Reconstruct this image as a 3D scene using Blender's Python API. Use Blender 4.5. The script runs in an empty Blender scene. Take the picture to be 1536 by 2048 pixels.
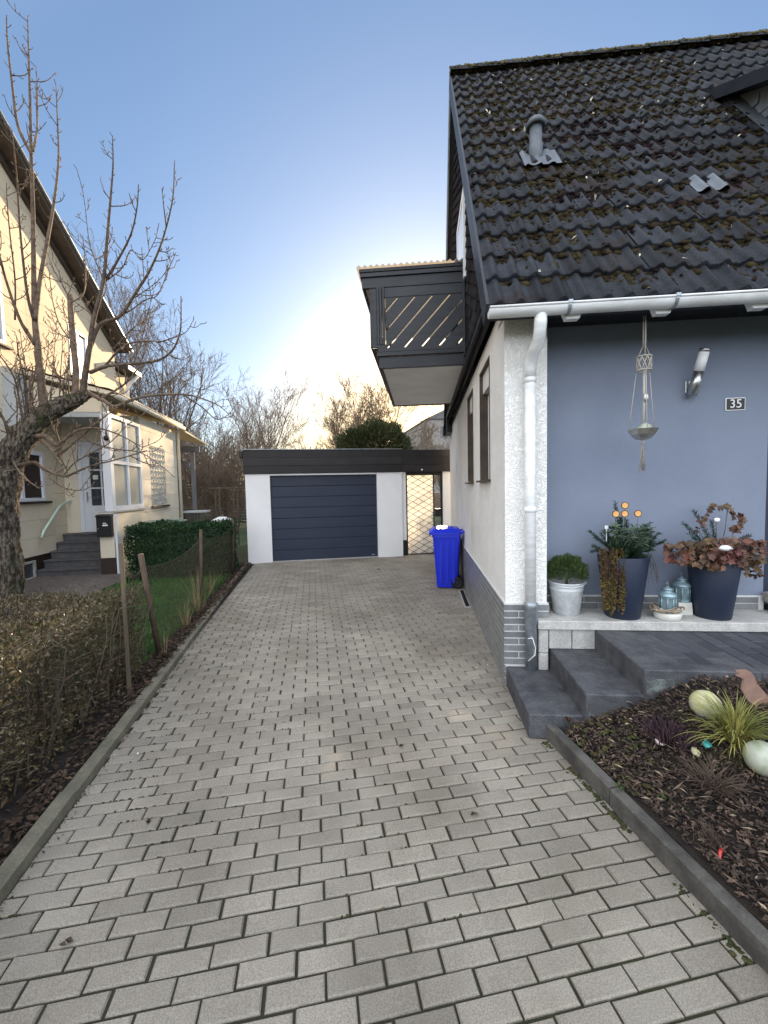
import bpy, math, random
import numpy as np
from mathutils import Vector, Matrix
from mathutils import noise as mnoise

sc = bpy.context.scene
R = math.radians
rng = random.Random(35)
nrg = np.random.default_rng(35)

# ------------------------------------------------------------------ camera
F_PX, PITCH, ROLL, EYE = 820.0, R(3.2466), R(1.1904), 1.65
cam_d = bpy.data.cameras.new("camera")
cam = bpy.data.objects.new("camera", cam_d)
sc.collection.objects.link(cam)
cam_d.sensor_fit = 'HORIZONTAL'
cam_d.sensor_width = 36.0
cam_d.lens = 36.0 * F_PX / 1536.0
cam_d.clip_start, cam_d.clip_end = 0.05, 4000
_F = Vector((0, math.cos(PITCH), -math.sin(PITCH)))
_U0 = Vector((0, math.sin(PITCH), math.cos(PITCH)))
_R0 = Vector((1, 0, 0))
CR = math.cos(ROLL) * _R0 - math.sin(ROLL) * _U0
CU = math.cos(ROLL) * _U0 + math.sin(ROLL) * _R0
EYEP = Vector((0, 0, EYE))
cam.matrix_world = Matrix(((CR.x, CU.x, -_F.x, 0), (CR.y, CU.y, -_F.y, 0), (CR.z, CU.z, -_F.z, EYE), (0, 0, 0, 1)))
sc.camera = cam

# ------------------------------------------------------------------ sky and sun
SUN_AZ, SUN_EL = R(6.2), R(15)
world = bpy.data.worlds.new("World")
sc.world = world
world.use_nodes = True
wn, wl = world.node_tree.nodes, world.node_tree.links
bg = wn["Background"]
sky = wn.new("ShaderNodeTexSky")
sky.sky_type = 'NISHITA'
sky.sun_disc = False
sky.sun_elevation = SUN_EL
sky.sun_rotation = SUN_AZ
sky.air_density, sky.dust_density, sky.ozone_density = 1.0, 0.8, 1.6
gam = wn.new("ShaderNodeGamma")
gam.inputs[1].default_value = 0.70
hsv = wn.new("ShaderNodeHueSaturation")
hsv.inputs["Saturation"].default_value = 1.2
hsv.inputs["Value"].default_value = 0.62
wtc = wn.new("ShaderNodeTexCoord")
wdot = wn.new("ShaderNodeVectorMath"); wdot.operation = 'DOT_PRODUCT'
wdot.inputs[1].default_value = (-0.20, -0.80, 0.45)          # added fill: sky behind the camera brightened to lift the shaded fronts
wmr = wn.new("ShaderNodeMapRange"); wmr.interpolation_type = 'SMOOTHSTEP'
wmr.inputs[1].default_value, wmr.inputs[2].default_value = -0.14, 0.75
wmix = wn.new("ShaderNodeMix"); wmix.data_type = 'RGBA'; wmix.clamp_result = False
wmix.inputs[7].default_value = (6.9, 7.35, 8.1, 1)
wl.new(sky.outputs[0], gam.inputs[0])
wl.new(gam.outputs[0], hsv.inputs["Color"])
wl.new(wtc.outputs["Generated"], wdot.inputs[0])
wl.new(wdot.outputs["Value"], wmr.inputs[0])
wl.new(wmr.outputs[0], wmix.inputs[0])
wtint = wn.new("ShaderNodeMix"); wtint.data_type = 'RGBA'; wtint.blend_type = 'MULTIPLY'; wtint.inputs[0].default_value = 1.0
wdot2 = wn.new("ShaderNodeVectorMath"); wdot2.operation = 'DOT_PRODUCT'
wdot2.inputs[1].default_value = (math.sin(SUN_AZ) * math.cos(R(2)), math.cos(SUN_AZ) * math.cos(R(2)), math.sin(R(2)))   # warm horizon under the sun
wmr2 = wn.new("ShaderNodeMapRange"); wmr2.interpolation_type = 'SMOOTHSTEP'
wmr2.inputs[1].default_value, wmr2.inputs[2].default_value = 0.88, 1.0
wwarm = wn.new("ShaderNodeMix"); wwarm.data_type = 'RGBA'; wwarm.clamp_result = False
wwarm.inputs[6].default_value = (0.96, 1.08, 1.26, 1)
wwarm.inputs[7].default_value = (1.40, 1.16, 0.84, 1)
wl.new(wtc.outputs["Generated"], wdot2.inputs[0])
wl.new(wdot2.outputs["Value"], wmr2.inputs[0])
wl.new(wmr2.outputs[0], wwarm.inputs[0])
wl.new(wwarm.outputs[2], wtint.inputs[7])
wl.new(hsv.outputs[0], wtint.inputs[6])
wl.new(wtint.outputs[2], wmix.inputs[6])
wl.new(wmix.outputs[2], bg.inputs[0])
bg.inputs[1].default_value = 0.15
sun_d = bpy.data.lights.new("sun", 'SUN')
sun_d.energy, sun_d.angle, sun_d.color = 5.0, R(0.6), (1.0, 0.74, 0.45)
sun = bpy.data.objects.new("sun", sun_d)
sc.collection.objects.link(sun)
_sd = Vector((math.sin(SUN_AZ) * math.cos(SUN_EL), math.cos(SUN_AZ) * math.cos(SUN_EL), math.sin(SUN_EL)))
sun.rotation_euler = _sd.to_track_quat('Z', 'Y').to_euler()
sun.location = (0, 0, 30)
sc.view_settings.view_transform = 'Standard'
sc.view_settings.look = 'None'
sc.view_settings.exposure = 1.4
sc.view_settings.gamma = 1.0
sc.view_settings.use_curve_mapping = False
sc.cycles.max_bounces = 8
sc.cycles.transparent_max_bounces = 12
sc.cycles.use_denoising = True

# ------------------------------------------------------------------ frames
DY, HY = R(-9.74), R(5.4)
HC = Vector((0.98742, 3.33841, 0.0))
MD = Matrix.Rotation(-DY, 4, 'Z')                             # driveway frame: x = right, y = along the drive
MH = Matrix.Translation(HC) @ Matrix.Rotation(-HY, 4, 'Z')    # house frame: x = along the front, y = along the side wall
MDI, MHI = MD.inverted(), MH.inverted()

def ray(px, py):
    px, py = float(px), float(py)
    return (px - 768) / F_PX * CR - (py - 1024) / F_PX * CU + _F
def at_d(px, py, d):
    """a point of the photograph taken back to the upright plane d metres up the drive (driveway frame)"""
    v = MDI.to_3x3() @ ray(px, py)
    e = MDI @ EYEP
    t = (d - e.y) / v.y
    return e + v * t
def bed_z(r):
    return 0.085 + 0.46 * max(0.0, min(r - 1.47, 0.80))
def bed_s(r, d):
    """soil surface: dug out where the steps and the platform stand"""
    return 0.0 if (MHI @ (MD @ Vector((r, d, 0)))).y > -0.775 else bed_z(r)
def on_bed(px, py):
    v = MDI.to_3x3() @ ray(px, py)
    e = MDI @ EYEP
    t = 0.3
    while t < 9:
        p = e + v * t
        if p.z < bed_z(p.x): return p
        t += 0.01
    return p
def h2d(w, u, z=0): return MDI @ (MH @ Vector((w, u, z)))
def d2h(r, d, z=0): return MHI @ (MD @ Vector((r, d, z)))

# ------------------------------------------------------------------ mesh builder
class MB:
    def __init__(s): s.v, s.f, s.t, s.sm, s.n = [], [], [], [], 0
    def add(s, v, f, t=0.5, smooth=False):
        v = np.asarray(v, np.float32).reshape(-1, 3)
        b = s.n
        s.v.append(v); s.n += len(v)
        for q in f: s.f.append([i + b for i in q])
        s.t.extend([t] * len(f)); s.sm.extend([smooth] * len(f))
        return s
    def addn(s, v, f, t, smooth=False):
        """numpy batch: f is (n,k) into v"""
        b = s.n
        s.v.append(np.asarray(v, np.float32)); s.n += len(v)
        s.f.extend((np.asarray(f) + b).tolist())
        s.t.extend(np.broadcast_to(t, (len(f),)).tolist()); s.sm.extend([smooth] * len(f))
        return s
    def box(s, x0, x1, y0, y1, z0, z1, t=0.5, bev=0.0):
        if x0 > x1: x0, x1 = x1, x0
        if y0 > y1: y0, y1 = y1, y0
        if z0 > z1: z0, z1 = z1, z0
        if bev <= 0:
            v = [(x, y, z) for z in (z0, z1) for y in (y0, y1) for x in (x0, x1)]
            return s.add(v, [(0, 2, 3, 1), (4, 5, 7, 6), (0, 1, 5, 4), (2, 6, 7, 3), (0, 4, 6, 2), (1, 3, 7, 5)], t)
        b = min(bev, (x1 - x0) * .45, (y1 - y0) * .45, (z1 - z0) * .45)
        v, idx = [], {}
        for i, (sx, X) in enumerate(((1, x0), (-1, x1))):
            for j, (sy, Y) in enumerate(((1, y0), (-1, y1))):
                for k, (sz, Z) in enumerate(((1, z0), (-1, z1))):
                    idx[i, j, k, 0] = len(v); v.append((X, Y + sy * b, Z + sz * b))
                    idx[i, j, k, 1] = len(v); v.append((X + sx * b, Y, Z + sz * b))
                    idx[i, j, k, 2] = len(v); v.append((X + sx * b, Y + sy * b, Z))
        f = []
        g = lambda *a: idx[a]
        for i in (0, 1):
            q = [g(i, 0, 0, 0), g(i, 0, 1, 0), g(i, 1, 1, 0), g(i, 1, 0, 0)]; f.append(q if i == 0 else q[::-1])
            q = [g(0, i, 0, 1), g(1, i, 0, 1), g(1, i, 1, 1), g(0, i, 1, 1)]; f.append(q if i == 0 else q[::-1])
            q = [g(0, 0, i, 2), g(0, 1, i, 2), g(1, 1, i, 2), g(1, 0, i, 2)]; f.append(q if i == 0 else q[::-1])
            for k in (0, 1):
                f.append([g(i, k, 0, 0), g(i, k, 1, 0), g(i, k, 1, 1), g(i, k, 0, 1)])
                f.append([g(i, 0, k, 0), g(i, 1, k, 0), g(i, 1, k, 2), g(i, 0, k, 2)])
                f.append([g(0, i, k, 1), g(1, i, k, 1), g(1, i, k, 2), g(0, i, k, 2)])
        for i in (0, 1):
            for j in (0, 1):
                for k in (0, 1): f.append([g(i, j, k, 0), g(i, j, k, 1), g(i, j, k, 2)])
        return s.add(v, f, t)
    def tube(s, pts, rad, sides=6, t=0.5, cap=True, smooth=True):
        P = np.asarray(pts, float); n = len(P)
        if np.isscalar(rad): rad = [rad] * n
        T = np.gradient(P, axis=0); T /= (np.linalg.norm(T, axis=1)[:, None] + 1e-9)
        a = np.array([0, 0, 1.]) if abs(T[0][2]) < .9 else np.array([1., 0, 0])
        nrm = np.cross(T[0], a); nrm /= np.linalg.norm(nrm)
        V = []
        an = np.arange(sides) * 2 * math.pi / sides
        for i in range(n):
            nrm = nrm - T[i] * (nrm @ T[i]); nrm /= (np.linalg.norm(nrm) + 1e-9)
            bn = np.cross(T[i], nrm)
            V.append(P[i] + rad[i] * (np.cos(an)[:, None] * nrm + np.sin(an)[:, None] * bn))
        f = [(i * sides + k, i * sides + (k + 1) % sides, (i + 1) * sides + (k + 1) % sides, (i + 1) * sides + k) for i in range(n - 1) for k in range(sides)]
        if cap and sides > 2:
            f.append(tuple(range(sides))[::-1]); f.append(tuple((n - 1) * sides + k for k in range(sides)))
        return s.add(np.concatenate(V), f, t, smooth)
    def lathe(s, prof, cx=0, cy=0, seg=32, t=0.5, smooth=True):
        V, f = [], []
        for r, z in prof:
            for k in range(seg):
                a = 2 * math.pi * k / seg
                V.append((cx + r * math.cos(a), cy + r * math.sin(a), z))
        m = len(prof)
        for i in range(m - 1):
            for k in range(seg): f.append((i * seg + k, i * seg + (k + 1) % seg, (i + 1) * seg + (k + 1) % seg, (i + 1) * seg + k))
        if prof[0][0] > 1e-4: f.append(tuple(range(seg))[::-1])
        if prof[-1][0] > 1e-4: f.append(tuple((m - 1) * seg + k for k in range(seg)))
        return s.add(V, f, t, smooth)
    def prism(s, poly, axis, a0, a1, t=0.5):
        """poly: list of 2-D points in the two other axes, extruded along axis 'x','y' or 'z'"""
        n = len(poly)
        mk = {'x': lambda p, a: (a, p[0], p[1]), 'y': lambda p, a: (p[0], a, p[1]), 'z': lambda p, a: (p[0], p[1], a)}[axis]
        v = [mk(p, a0) for p in poly] + [mk(p, a1) for p in poly]
        f = [tuple(range(n))[::-1], tuple(range(n, 2 * n))] + [(i, (i + 1) % n, n + (i + 1) % n, n + i) for i in range(n)]
        return s.add(v, f, t)
    def sphere(s, c, r, seg=16, rings=10, t=0.5, jit=0.0, seed=0):
        rr = (r, r, r) if np.isscalar(r) else r
        V, f = [], []
        for i in range(rings + 1):
            th = math.pi * i / rings
            for k in range(seg):
                ph = 2 * math.pi * k / seg
                n = Vector((math.sin(th) * math.cos(ph), math.sin(th) * math.sin(ph), math.cos(th)))
                q = 1 + (jit * mnoise.noise(n * 2.3 + Vector((seed, seed * .7, 0))) if jit else 0)
                V.append((c[0] + rr[0] * n.x * q, c[1] + rr[1] * n.y * q, c[2] + rr[2] * n.z * q))
        for i in range(rings):
            for k in range(seg): f.append((i * seg + k, (i + 1) * seg + k, (i + 1) * seg + (k + 1) % seg, i * seg + (k + 1) % seg))
        return s.add(V, f, t, True)
    def leaves(s, C, L, W, N=None, A=None, t=None, fold=0.25):
        """leaf blades: C centres (n,3), A pointing directions, L lengths, W widths"""
        n = len(C); C = np.asarray(C, float)
        if A is None: A = nrg.normal(size=(n, 3))
        A = A / (np.linalg.norm(A, axis=1)[:, None] + 1e-9)
        if N is None: N = nrg.normal(size=(n, 3))
        B = np.cross(A, N); B /= (np.linalg.norm(B, axis=1)[:, None] + 1e-9)
        N = np.cross(B, A)
        L = np.broadcast_to(L, (n,))[:, None]; W = np.broadcast_to(W, (n,))[:, None]
        v = np.stack([C - A * L * .5, C + B * W * .5 + N * W * fold - A * L * .05, C + A * L * .5, C - B * W * .5 + N * W * fold - A * L * .05], 1).reshape(-1, 3)
        f = np.arange(n)[:, None] * 4
        if t is None: t = nrg.random(n)
        s.addn(v, np.concatenate([np.concatenate([f, f + 1, f + 2], 1), np.concatenate([f, f + 2, f + 3], 1)]), np.concatenate([t, t]))
        return s
    def mesh(s, name, M=None):
        me = bpy.data.meshes.new(name)
        V = np.concatenate(s.v) if s.v else np.zeros((0, 3), np.float32)
        if M is not None:
            m = np.array(M); V = V @ m[:3, :3].T + m[:3, 3]
        me.from_pydata(V.tolist(), [], s.f)
        at = me.attributes.new("tint", 'FLOAT', 'FACE')
        at.data.foreach_set("value", np.asarray(s.t, np.float32))
        me.polygons.foreach_set("use_smooth", np.asarray(s.sm, bool))
        me.update()
        return me
    def build(s, name, mat, parent=None, M=None, label=None):
        o = bpy.data.objects.new(name, s.mesh(name, M))
        o.data.materials.append(mat)
        sc.collection.objects.link(o)
        if parent is not None: o.parent = parent
        if label: o['label'] = label
        return o

def tag(o, label=None, cat=None, group=None, kind=None):
    if label: o['label'] = label
    if cat: o['category'] = cat
    if group: o['group'] = group
    if kind: o['kind'] = kind
    return o
def thing(name, label, cat, M, loc=(0, 0, 0), rz=0.0, group=None):
    o = bpy.data.objects.new(name, None)
    sc.collection.objects.link(o)
    o.empty_display_size = 0.1
    o.matrix_world = M @ Matrix.Translation(Vector(loc)) @ Matrix.Rotation(rz, 4, 'Z')
    return tag(o, label, cat, group)
def copy_tree(o, M, label, parts=True, group=None):
    c = o.copy(); sc.collection.objects.link(c); c.matrix_world = M; c['label'] = label
    if group: c['group'] = group
    if parts:
        for ch in o.children:
            d = ch.copy(); sc.collection.objects.link(d); d.parent = c
            for g in ch.children:
                e = g.copy(); sc.collection.objects.link(e); e.parent = d
    return c
def struct(name, mb, mat, M=None, kind='structure', label=None, cat=None):
    o = mb.build(name, mat, None, M)
    return tag(o, label, cat, None, kind)

# ------------------------------------------------------------------ materials
def mat(name, c1, c2=None, ns=4.0, rough=.75, bump=0.0, bs=60.0, tint=0.0, metal=0.0, spec=.4, detail=6.0, lo=.35, hi=.65,
        c3=None, ns3=1.0, lo3=.55, hi3=.7, transl=0.0, fine=0.0, fs=250.0, stretch=None, coat=0.0, bdist=.01, tc2=None, alpha=1.0):
    m = bpy.data.materials.new(name); m.use_nodes = True
    N, Lk = m.node_tree.nodes, m.node_tree.links
    b = N["Principled BSDF"]
    tc = N.new("ShaderNodeTexCoord"); co = tc.outputs["Object"]
    if stretch:
        mp = N.new("ShaderNodeMapping"); mp.inputs["Scale"].default_value = stretch; Lk.new(co, mp.inputs[0]); co = mp.outputs[0]
    def noise(scale, det=6.0, rg=.6):
        n = N.new("ShaderNodeTexNoise"); n.inputs["Scale"].default_value = scale; n.inputs["Detail"].default_value = det
        n.inputs["Roughness"].default_value = rg; Lk.new(co, n.inputs["Vector"]); return n.outputs["Fac"]
    def ramp(s, a, z):
        r = N.new("ShaderNodeMapRange"); r.interpolation_type = 'SMOOTHSTEP'; r.inputs[1].default_value = a; r.inputs[2].default_value = z; Lk.new(s, r.inputs[0]); return r.outputs[0]
    def mix(f, a, b_, mode='MIX'):
        x = N.new("ShaderNodeMix"); x.data_type = 'RGBA'; x.blend_type = mode
        for sck, val in ((x.inputs[0], f), (x.inputs[6], a), (x.inputs[7], b_)):
            if isinstance(val, (tuple, list)): sck.default_value = (*val[:3], 1)
            elif isinstance(val, (int, float)): sck.default_value = val
            else: Lk.new(val, sck)
        return x.outputs[2]
    col = c1
    if c2 is not None: col = mix(ramp(noise(ns, detail), lo, hi), c1, c2)
    if c3 is not None: col = mix(ramp(noise(ns3, 5.0), lo3, hi3), col, c3)
    if fine > 0:
        f = ramp(noise(fs, 2.0), .3, .7)
        g = N.new("ShaderNodeMapRange"); g.inputs[3].default_value = 1 - fine; g.inputs[4].default_value = 1 + fine; Lk.new(f, g.inputs[0])
        cx = N.new("ShaderNodeCombineColor"); [Lk.new(g.outputs[0], cx.inputs[i]) for i in range(3)]
        col = mix(1.0, col, cx.outputs[0], 'MULTIPLY')
    if tint > 0 or tc2 is not None:
        at = N.new("ShaderNodeAttribute"); at.attribute_name = "tint"
        if tc2 is not None: col = mix(at.outputs["Fac"], col, tc2)
        if tint > 0:
            g = N.new("ShaderNodeMapRange"); g.inputs[3].default_value = 1 - tint; g.inputs[4].default_value = 1 + tint; Lk.new(at.outputs["Fac"], g.inputs[0])
            cx = N.new("ShaderNodeCombineColor"); [Lk.new(g.outputs[0], cx.inputs[i]) for i in range(3)]
            col = mix(1.0, col, cx.outputs[0], 'MULTIPLY')
    if isinstance(col, (tuple, list)): b.inputs["Base Color"].default_value = (*col[:3], 1)
    else: Lk.new(col, b.inputs["Base Color"])
    b.inputs["Roughness"].default_value = rough; b.inputs["Metallic"].default_value = metal
    b.inputs["Specular IOR Level"].default_value = spec; b.inputs["Coat Weight"].default_value = coat
    if bump > 0:
        bn = N.new("ShaderNodeBump"); bn.inputs["Strength"].default_value = bump; bn.inputs["Distance"].default_value = bdist
        Lk.new(noise(bs, 5.0), bn.inputs["Height"]); Lk.new(bn.outputs[0], b.inputs["Normal"])
    if transl > 0:
        tr = N.new("ShaderNodeBsdfTranslucent"); mx = N.new("ShaderNodeMixShader"); mx.inputs[0].default_value = transl
        if isinstance(col, (tuple, list)): tr.inputs[0].default_value = (*col[:3], 1)
        else: Lk.new(col, tr.inputs[0])
        Lk.new(b.outputs[0], mx.inputs[1]); Lk.new(tr.outputs[0], mx.inputs[2]); Lk.new(mx.outputs[0], N["Material Output"].inputs[0])
    return m

def stucco_mat():
    m = mat("white_stucco", (.88, .87, .84), (.80, .79, .75), ns=1.6, rough=.9, spec=.2, c3=(.62, .60, .53), ns3=.7, lo3=.6, hi3=.8)
    N, Lk = m.node_tree.nodes, m.node_tree.links
    tc = N.new("ShaderNodeTexCoord")
    def warp(scale, dist, det):
        n = N.new("ShaderNodeTexNoise"); n.inputs["Scale"].default_value = scale; n.inputs["Distortion"].default_value = dist; n.inputs["Detail"].default_value = det
        Lk.new(tc.outputs["Object"], n.inputs["Vector"]); return n.outputs["Fac"]
    a = warp(17, 2.2, 2.0); c = warp(70, .4, 2.0)
    ab = N.new("ShaderNodeMath"); ab.operation = 'SUBTRACT'; ab.inputs[1].default_value = .5; Lk.new(a, ab.inputs[0])
    ab2 = N.new("ShaderNodeMath"); ab2.operation = 'ABSOLUTE'; Lk.new(ab.outputs[0], ab2.inputs[0])
    mr = N.new("ShaderNodeMapRange"); mr.interpolation_type = 'SMOOTHSTEP'; mr.inputs[1].default_value = 0; mr.inputs[2].default_value = .09; Lk.new(ab2.outputs[0], mr.inputs[0])
    ma = N.new("ShaderNodeMath"); ma.operation = 'MULTIPLY_ADD'; ma.inputs[1].default_value = .35; Lk.new(c, ma.inputs[0]); Lk.new(mr.outputs[0], ma.inputs[2])
    bn = N.new("ShaderNodeBump"); bn.inputs["Strength"].default_value = .6; bn.inputs["Distance"].default_value = .013
    Lk.new(ma.outputs[0], bn.inputs["Height"]); Lk.new(bn.outputs[0], N["Principled BSDF"].inputs["Normal"])
    return m

def glass_mat(name, col=(.05, .06, .07), rough=.06):
    return mat(name, col, rough=rough, spec=.6, coat=.3)

M_STUCCO = stucco_mat()
M_LILAC = mat("lilac_render", (.205, .235, .30), (.185, .215, .28), ns=1.4, rough=.92, spec=.2, bump=.5, bs=150, bdist=.005, fine=.05, fs=160, c3=(.170, .198, .255), ns3=.9, lo3=.56, hi3=.85)
M_TILE = mat("grey_glazed_tile", (.20, .21, .215), (.15, .155, .16), ns=9, rough=.33, spec=.5, tint=.18, fine=.08, fs=90)
M_GROUT = mat("pale_grout", (.62, .62, .60), rough=.9)
M_ROOF = mat("dark_concrete_tile", (.012, .014, .019), (.019, .021, .026), ns=14, rough=.62, bump=.4, bs=130, tint=.45, c3=(.017, .011, .010), ns3=1.6, lo3=.54, hi3=.66, fine=.35, fs=70, spec=.18)
M_MOSS = mat("roof_moss", (.019, .014, .008), (.030, .024, .011), ns=5, rough=1, tint=.6, spec=.05, c3=(.013, .008, .008), ns3=1.2, lo3=.5, hi3=.6)
M_LICHEN = mat('pale_lichen', (.50, .48, .38), (.36, .34, .26), ns=30, rough=.8, tint=.4)
M_RIDGE_MOSS = mat("ridge_moss", (.075, .066, .034), (.13, .115, .06), ns=9, rough=1, tint=.5, spec=.05)
M_SLATE = mat("dark_slate", (.020, .019, .022), (.032, .031, .033), ns=7, rough=1, spec=0, tint=.35, fine=.15)
M_SLATE_PALE = mat("weathered_slate", (.19, .21, .225), (.13, .15, .165), ns=7, rough=.6, tint=.2)
M_WHITE = mat("white_paint", (.78, .78, .77), (.70, .70, .69), ns=3, rough=.5, fine=.03, fs=60)
M_LEAD = mat("lead_sheet", (.12, .135, .15), (.085, .095, .11), ns=9, rough=.55, metal=.2, fine=.1, fs=90)
M_GUTTER = mat("white_gutter", (.80, .81, .82), (.66, .67, .66), ns=6, rough=.35, spec=.5, stretch=(1, 1, 4))
M_ZINC = mat("galvanised_steel", (.36, .40, .43), (.25, .28, .31), ns=14, rough=.42, metal=.6, fine=.08, fs=120)
M_BLACKWOOD = mat("black_stained_wood", (.011, .013, .017), (.020, .022, .026), ns=3, rough=.5, bump=.3, bs=20, stretch=(1, 1, 6), tint=.2)
M_BROWN = mat("brown_wood", (.05, .036, .026), (.08, .055, .04), ns=5, rough=.6, stretch=(1, 4, 1))
M_BLACK = mat("black_metal", (.012, .012, .013), rough=.45)
M_GLASS = glass_mat("window_glass")
M_BLIND = mat("grey_blind", (.42, .43, .46), rough=.6)
M_SOFFIT = mat("pale_soffit", (.84, .82, .78), (.76, .74, .70), ns=2, rough=.9)
M_GARAGEWALL = mat("garage_white", (.83, .83, .83), (.77, .77, .77), ns=1.2, rough=.85, bump=.2, bs=150, bdist=.003, c3=(.56, .55, .52), ns3=.8, lo3=.66, hi3=.8)
M_FASCIA = mat("brown_black_fascia", (.012, .010, .011), (.018, .015, .015), ns=4, rough=.55, bump=.2, bs=60, tint=.25)
M_DOORBLUE = mat("anthracite_door", (.015, .023, .046), (.018, .027, .052), ns=2, rough=.48, bump=.25, bs=60, stretch=(1, 1, 5), bdist=.004)
M_CONC = mat("pale_concrete", (.46, .45, .42), (.36, .35, .33), ns=9, rough=.9, bump=.4, bs=90, fine=.16, fs=110, c3=(.25, .25, .22), ns3=2, lo3=.6, hi3=.8)
M_STEP = mat("dark_step_stone", (.088, .090, .096), (.046, .048, .055), ns=11, detail=10, lo=.3, hi=.7, rough=.75, bump=.5, bs=110, bdist=.005, fine=.22, fs=95, c3=(.024, .025, .030), ns3=1.6, lo3=.56, hi3=.72)
M_STEPSIDE = mat("lime_stained_riser", (.06, .064, .068), (.17, .19, .18), ns=6, rough=.85, bump=.3, bs=80, fine=.2, fs=120, stretch=(1, 1, 1.6), lo=.5, hi=.68)
M_PAVER = mat("concrete_paver", (.268, .241, .199), (.200, .178, .146), ns=1.3, rough=.72, bump=.45, bs=230, bdist=.003, tint=.15, fine=.24, fs=220, c3=(.150, .130, .098), ns3=.7, lo3=.46, hi3=.74, spec=.35)
M_JOINT = mat("mossy_joint", (.030, .026, .018), (.030, .034, .014), ns=3.5, rough=1, bump=.5, bs=120)
M_KERB = mat("weathered_kerb", (.17, .155, .115), (.11, .105, .075), ns=6, rough=.9, bump=.4, bs=60, fine=.15, fs=100)
M_KERBDARK = mat("dark_kerb", (.050, .046, .041), (.105, .099, .086), ns=5, rough=.8, bump=.3, bs=70, fine=.15, fs=110)
M_SOIL = mat("dark_soil", (.022, .016, .012), (.012, .009, .008), ns=9, rough=1, bump=.8, bs=40, bdist=.03, c3=(.030, .034, .012), ns3=2.5, lo3=.55, hi3=.7)
M_GRAVEL = mat("gravel_yard", (.16, .135, .12), (.10, .082, .075), ns=14, rough=1, bump=.7, bs=90, fine=.3, fs=120)
M_GROUND = mat("winter_ground", (.030, .07, .018), (.06, .05, .03), ns=.6, rough=1, bump=.5, bs=20)
M_GRASS = mat("lawn_grass", (.032, .125, .018), (.060, .155, .026), ns=2, rough=.7, tint=.5, transl=.25)
M_DRYGRASS = mat("dry_grass", (.30, .24, .13), (.18, .15, .08), ns=6, rough=.8, tint=.4, transl=.3)
M_BARK = mat("tree_bark", (.030, .022, .016), (.17, .145, .115), ns=26, lo=.40, hi=.64, rough=.95, bump=1.0, bs=34, bdist=.045, stretch=(1, 1, .35), c3=(.040, .046, .016), ns3=2.4, lo3=.54, hi3=.66)
M_TWIG = mat("twig_bark", (.085, .060, .046), (.17, .13, .095), ns=14, rough=.85, tint=.3, bump=.6, bs=60)
M_DEADSTEM = mat("dead_stem", (.055, .036, .028), (.10, .07, .05), ns=9, rough=.9, tint=.4)
M_FARTWIG = mat("far_twig", (.12, .085, .055), (.17, .12, .075), ns=.5, rough=.9, tint=.4)
M_THICKET = mat("thicket_twig", (.11, .078, .056), (.16, .115, .08), ns=.7, rough=.9, tint=.4)
M_HEDGELEAF = mat("privet_leaf", (.085, .064, .032), (.16, .125, .062), ns=3, rough=.30, spec=.6, tint=.5, transl=.3, c3=(.17, .075, .045), ns3=3.5, lo3=.62, hi3=.72)
M_HEDGESTEM = mat("privet_stem", (.060, .046, .032), (.095, .075, .050), ns=6, rough=.8, tint=.4)
M_BOXLEAF = mat("dark_hedge_leaf", (.010, .036, .010), (.020, .055, .013), ns=3, rough=.5, tint=.6, transl=.15)
M_CONIFER = mat("conifer_spray", (.030, .040, .012), (.050, .055, .018), ns=1.2, rough=.7, tint=.6, transl=.15)
M_LITTER = mat("dead_leaf", (.085, .055, .035), (.045, .028, .019), ns=8, rough=.8, tint=.6, transl=.15)
M_CREAM = mat("cream_panel", (.74, .67, .53), (.68, .61, .48), ns=1.4, rough=.8, tint=.05, c3=(.48, .42, .30), ns3=.9, lo3=.6, hi3=.8)
M_CREAM_SUNLIT = mat("sunlit_cream_panel", (.70, .58, .42), (.63, .51, .36), ns=.9, rough=.85, tint=.06, c3=(.46, .38, .27), ns3=.6, lo3=.55, hi3=.75)  # cream panel with the low sun's warmth put into its colour; tan stains
M_GREYPANEL = mat("grey_panel", (.45, .47, .48), (.40, .42, .43), ns=1.5, rough=.8)
M_DARKBROWN = mat("dark_brown_base", (.035, .022, .018), rough=.7)
M_STAIR = mat("slate_stair", (.075, .075, .085), (.115, .11, .11), ns=8, rough=.6, fine=.15)
M_PVC = mat("white_pvc", (.72, .75, .80), rough=.3, spec=.5)
M_RAIL = mat("pale_green_rail", (.55, .66, .58), rough=.4)
M_CURTAIN = mat("net_curtain", (.50, .50, .47), (.40, .41, .40), ns=2, rough=.9, stretch=(1, 12, .5))
M_LATTICE = mat("ornamental_block", (.62, .58, .47), (.42, .40, .34), ns=16, rough=.6, lo=.46, hi=.54)
M_BIN = mat("blue_plastic", (.006, .022, .56), (.008, .028, .62), ns=4, rough=.38, spec=.5)
M_BUCKET = mat('pale_zinc', (.62, .64, .65), (.50, .52, .53), ns=12, rough=.55, metal=.15, fine=.1, fs=100)
M_RUBBER = mat("black_rubber", (.012, .012, .012), rough=.75)
M_POT = mat("dark_blue_planter", (.014, .022, .044), (.017, .025, .048), ns=3, rough=.55, fine=.06, fs=200)
M_LEAFGREEN = mat("sage_leaf", (.050, .085, .048), (.085, .12, .075), ns=6, rough=.55, tint=.4, transl=.1)
M_FIRGREEN = mat("fir_needle", (.012, .034, .016), (.022, .048, .022), ns=5, rough=.55, tint=.4)
M_TRAIL = mat("trailing_leaf", (.13, .10, .022), (.10, .055, .025), ns=5, rough=.6, tint=.6, transl=.2)
M_REDLEAF = mat("bronze_leaf", (.11, .036, .028), (.115, .080, .035), ns=4, rough=.5, tint=.55, transl=.2)
M_YGRASS = mat("striped_blade", (.36, .33, .10), (.17, .20, .05), ns=6, rough=.55, tint=.45, transl=.25)
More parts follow.
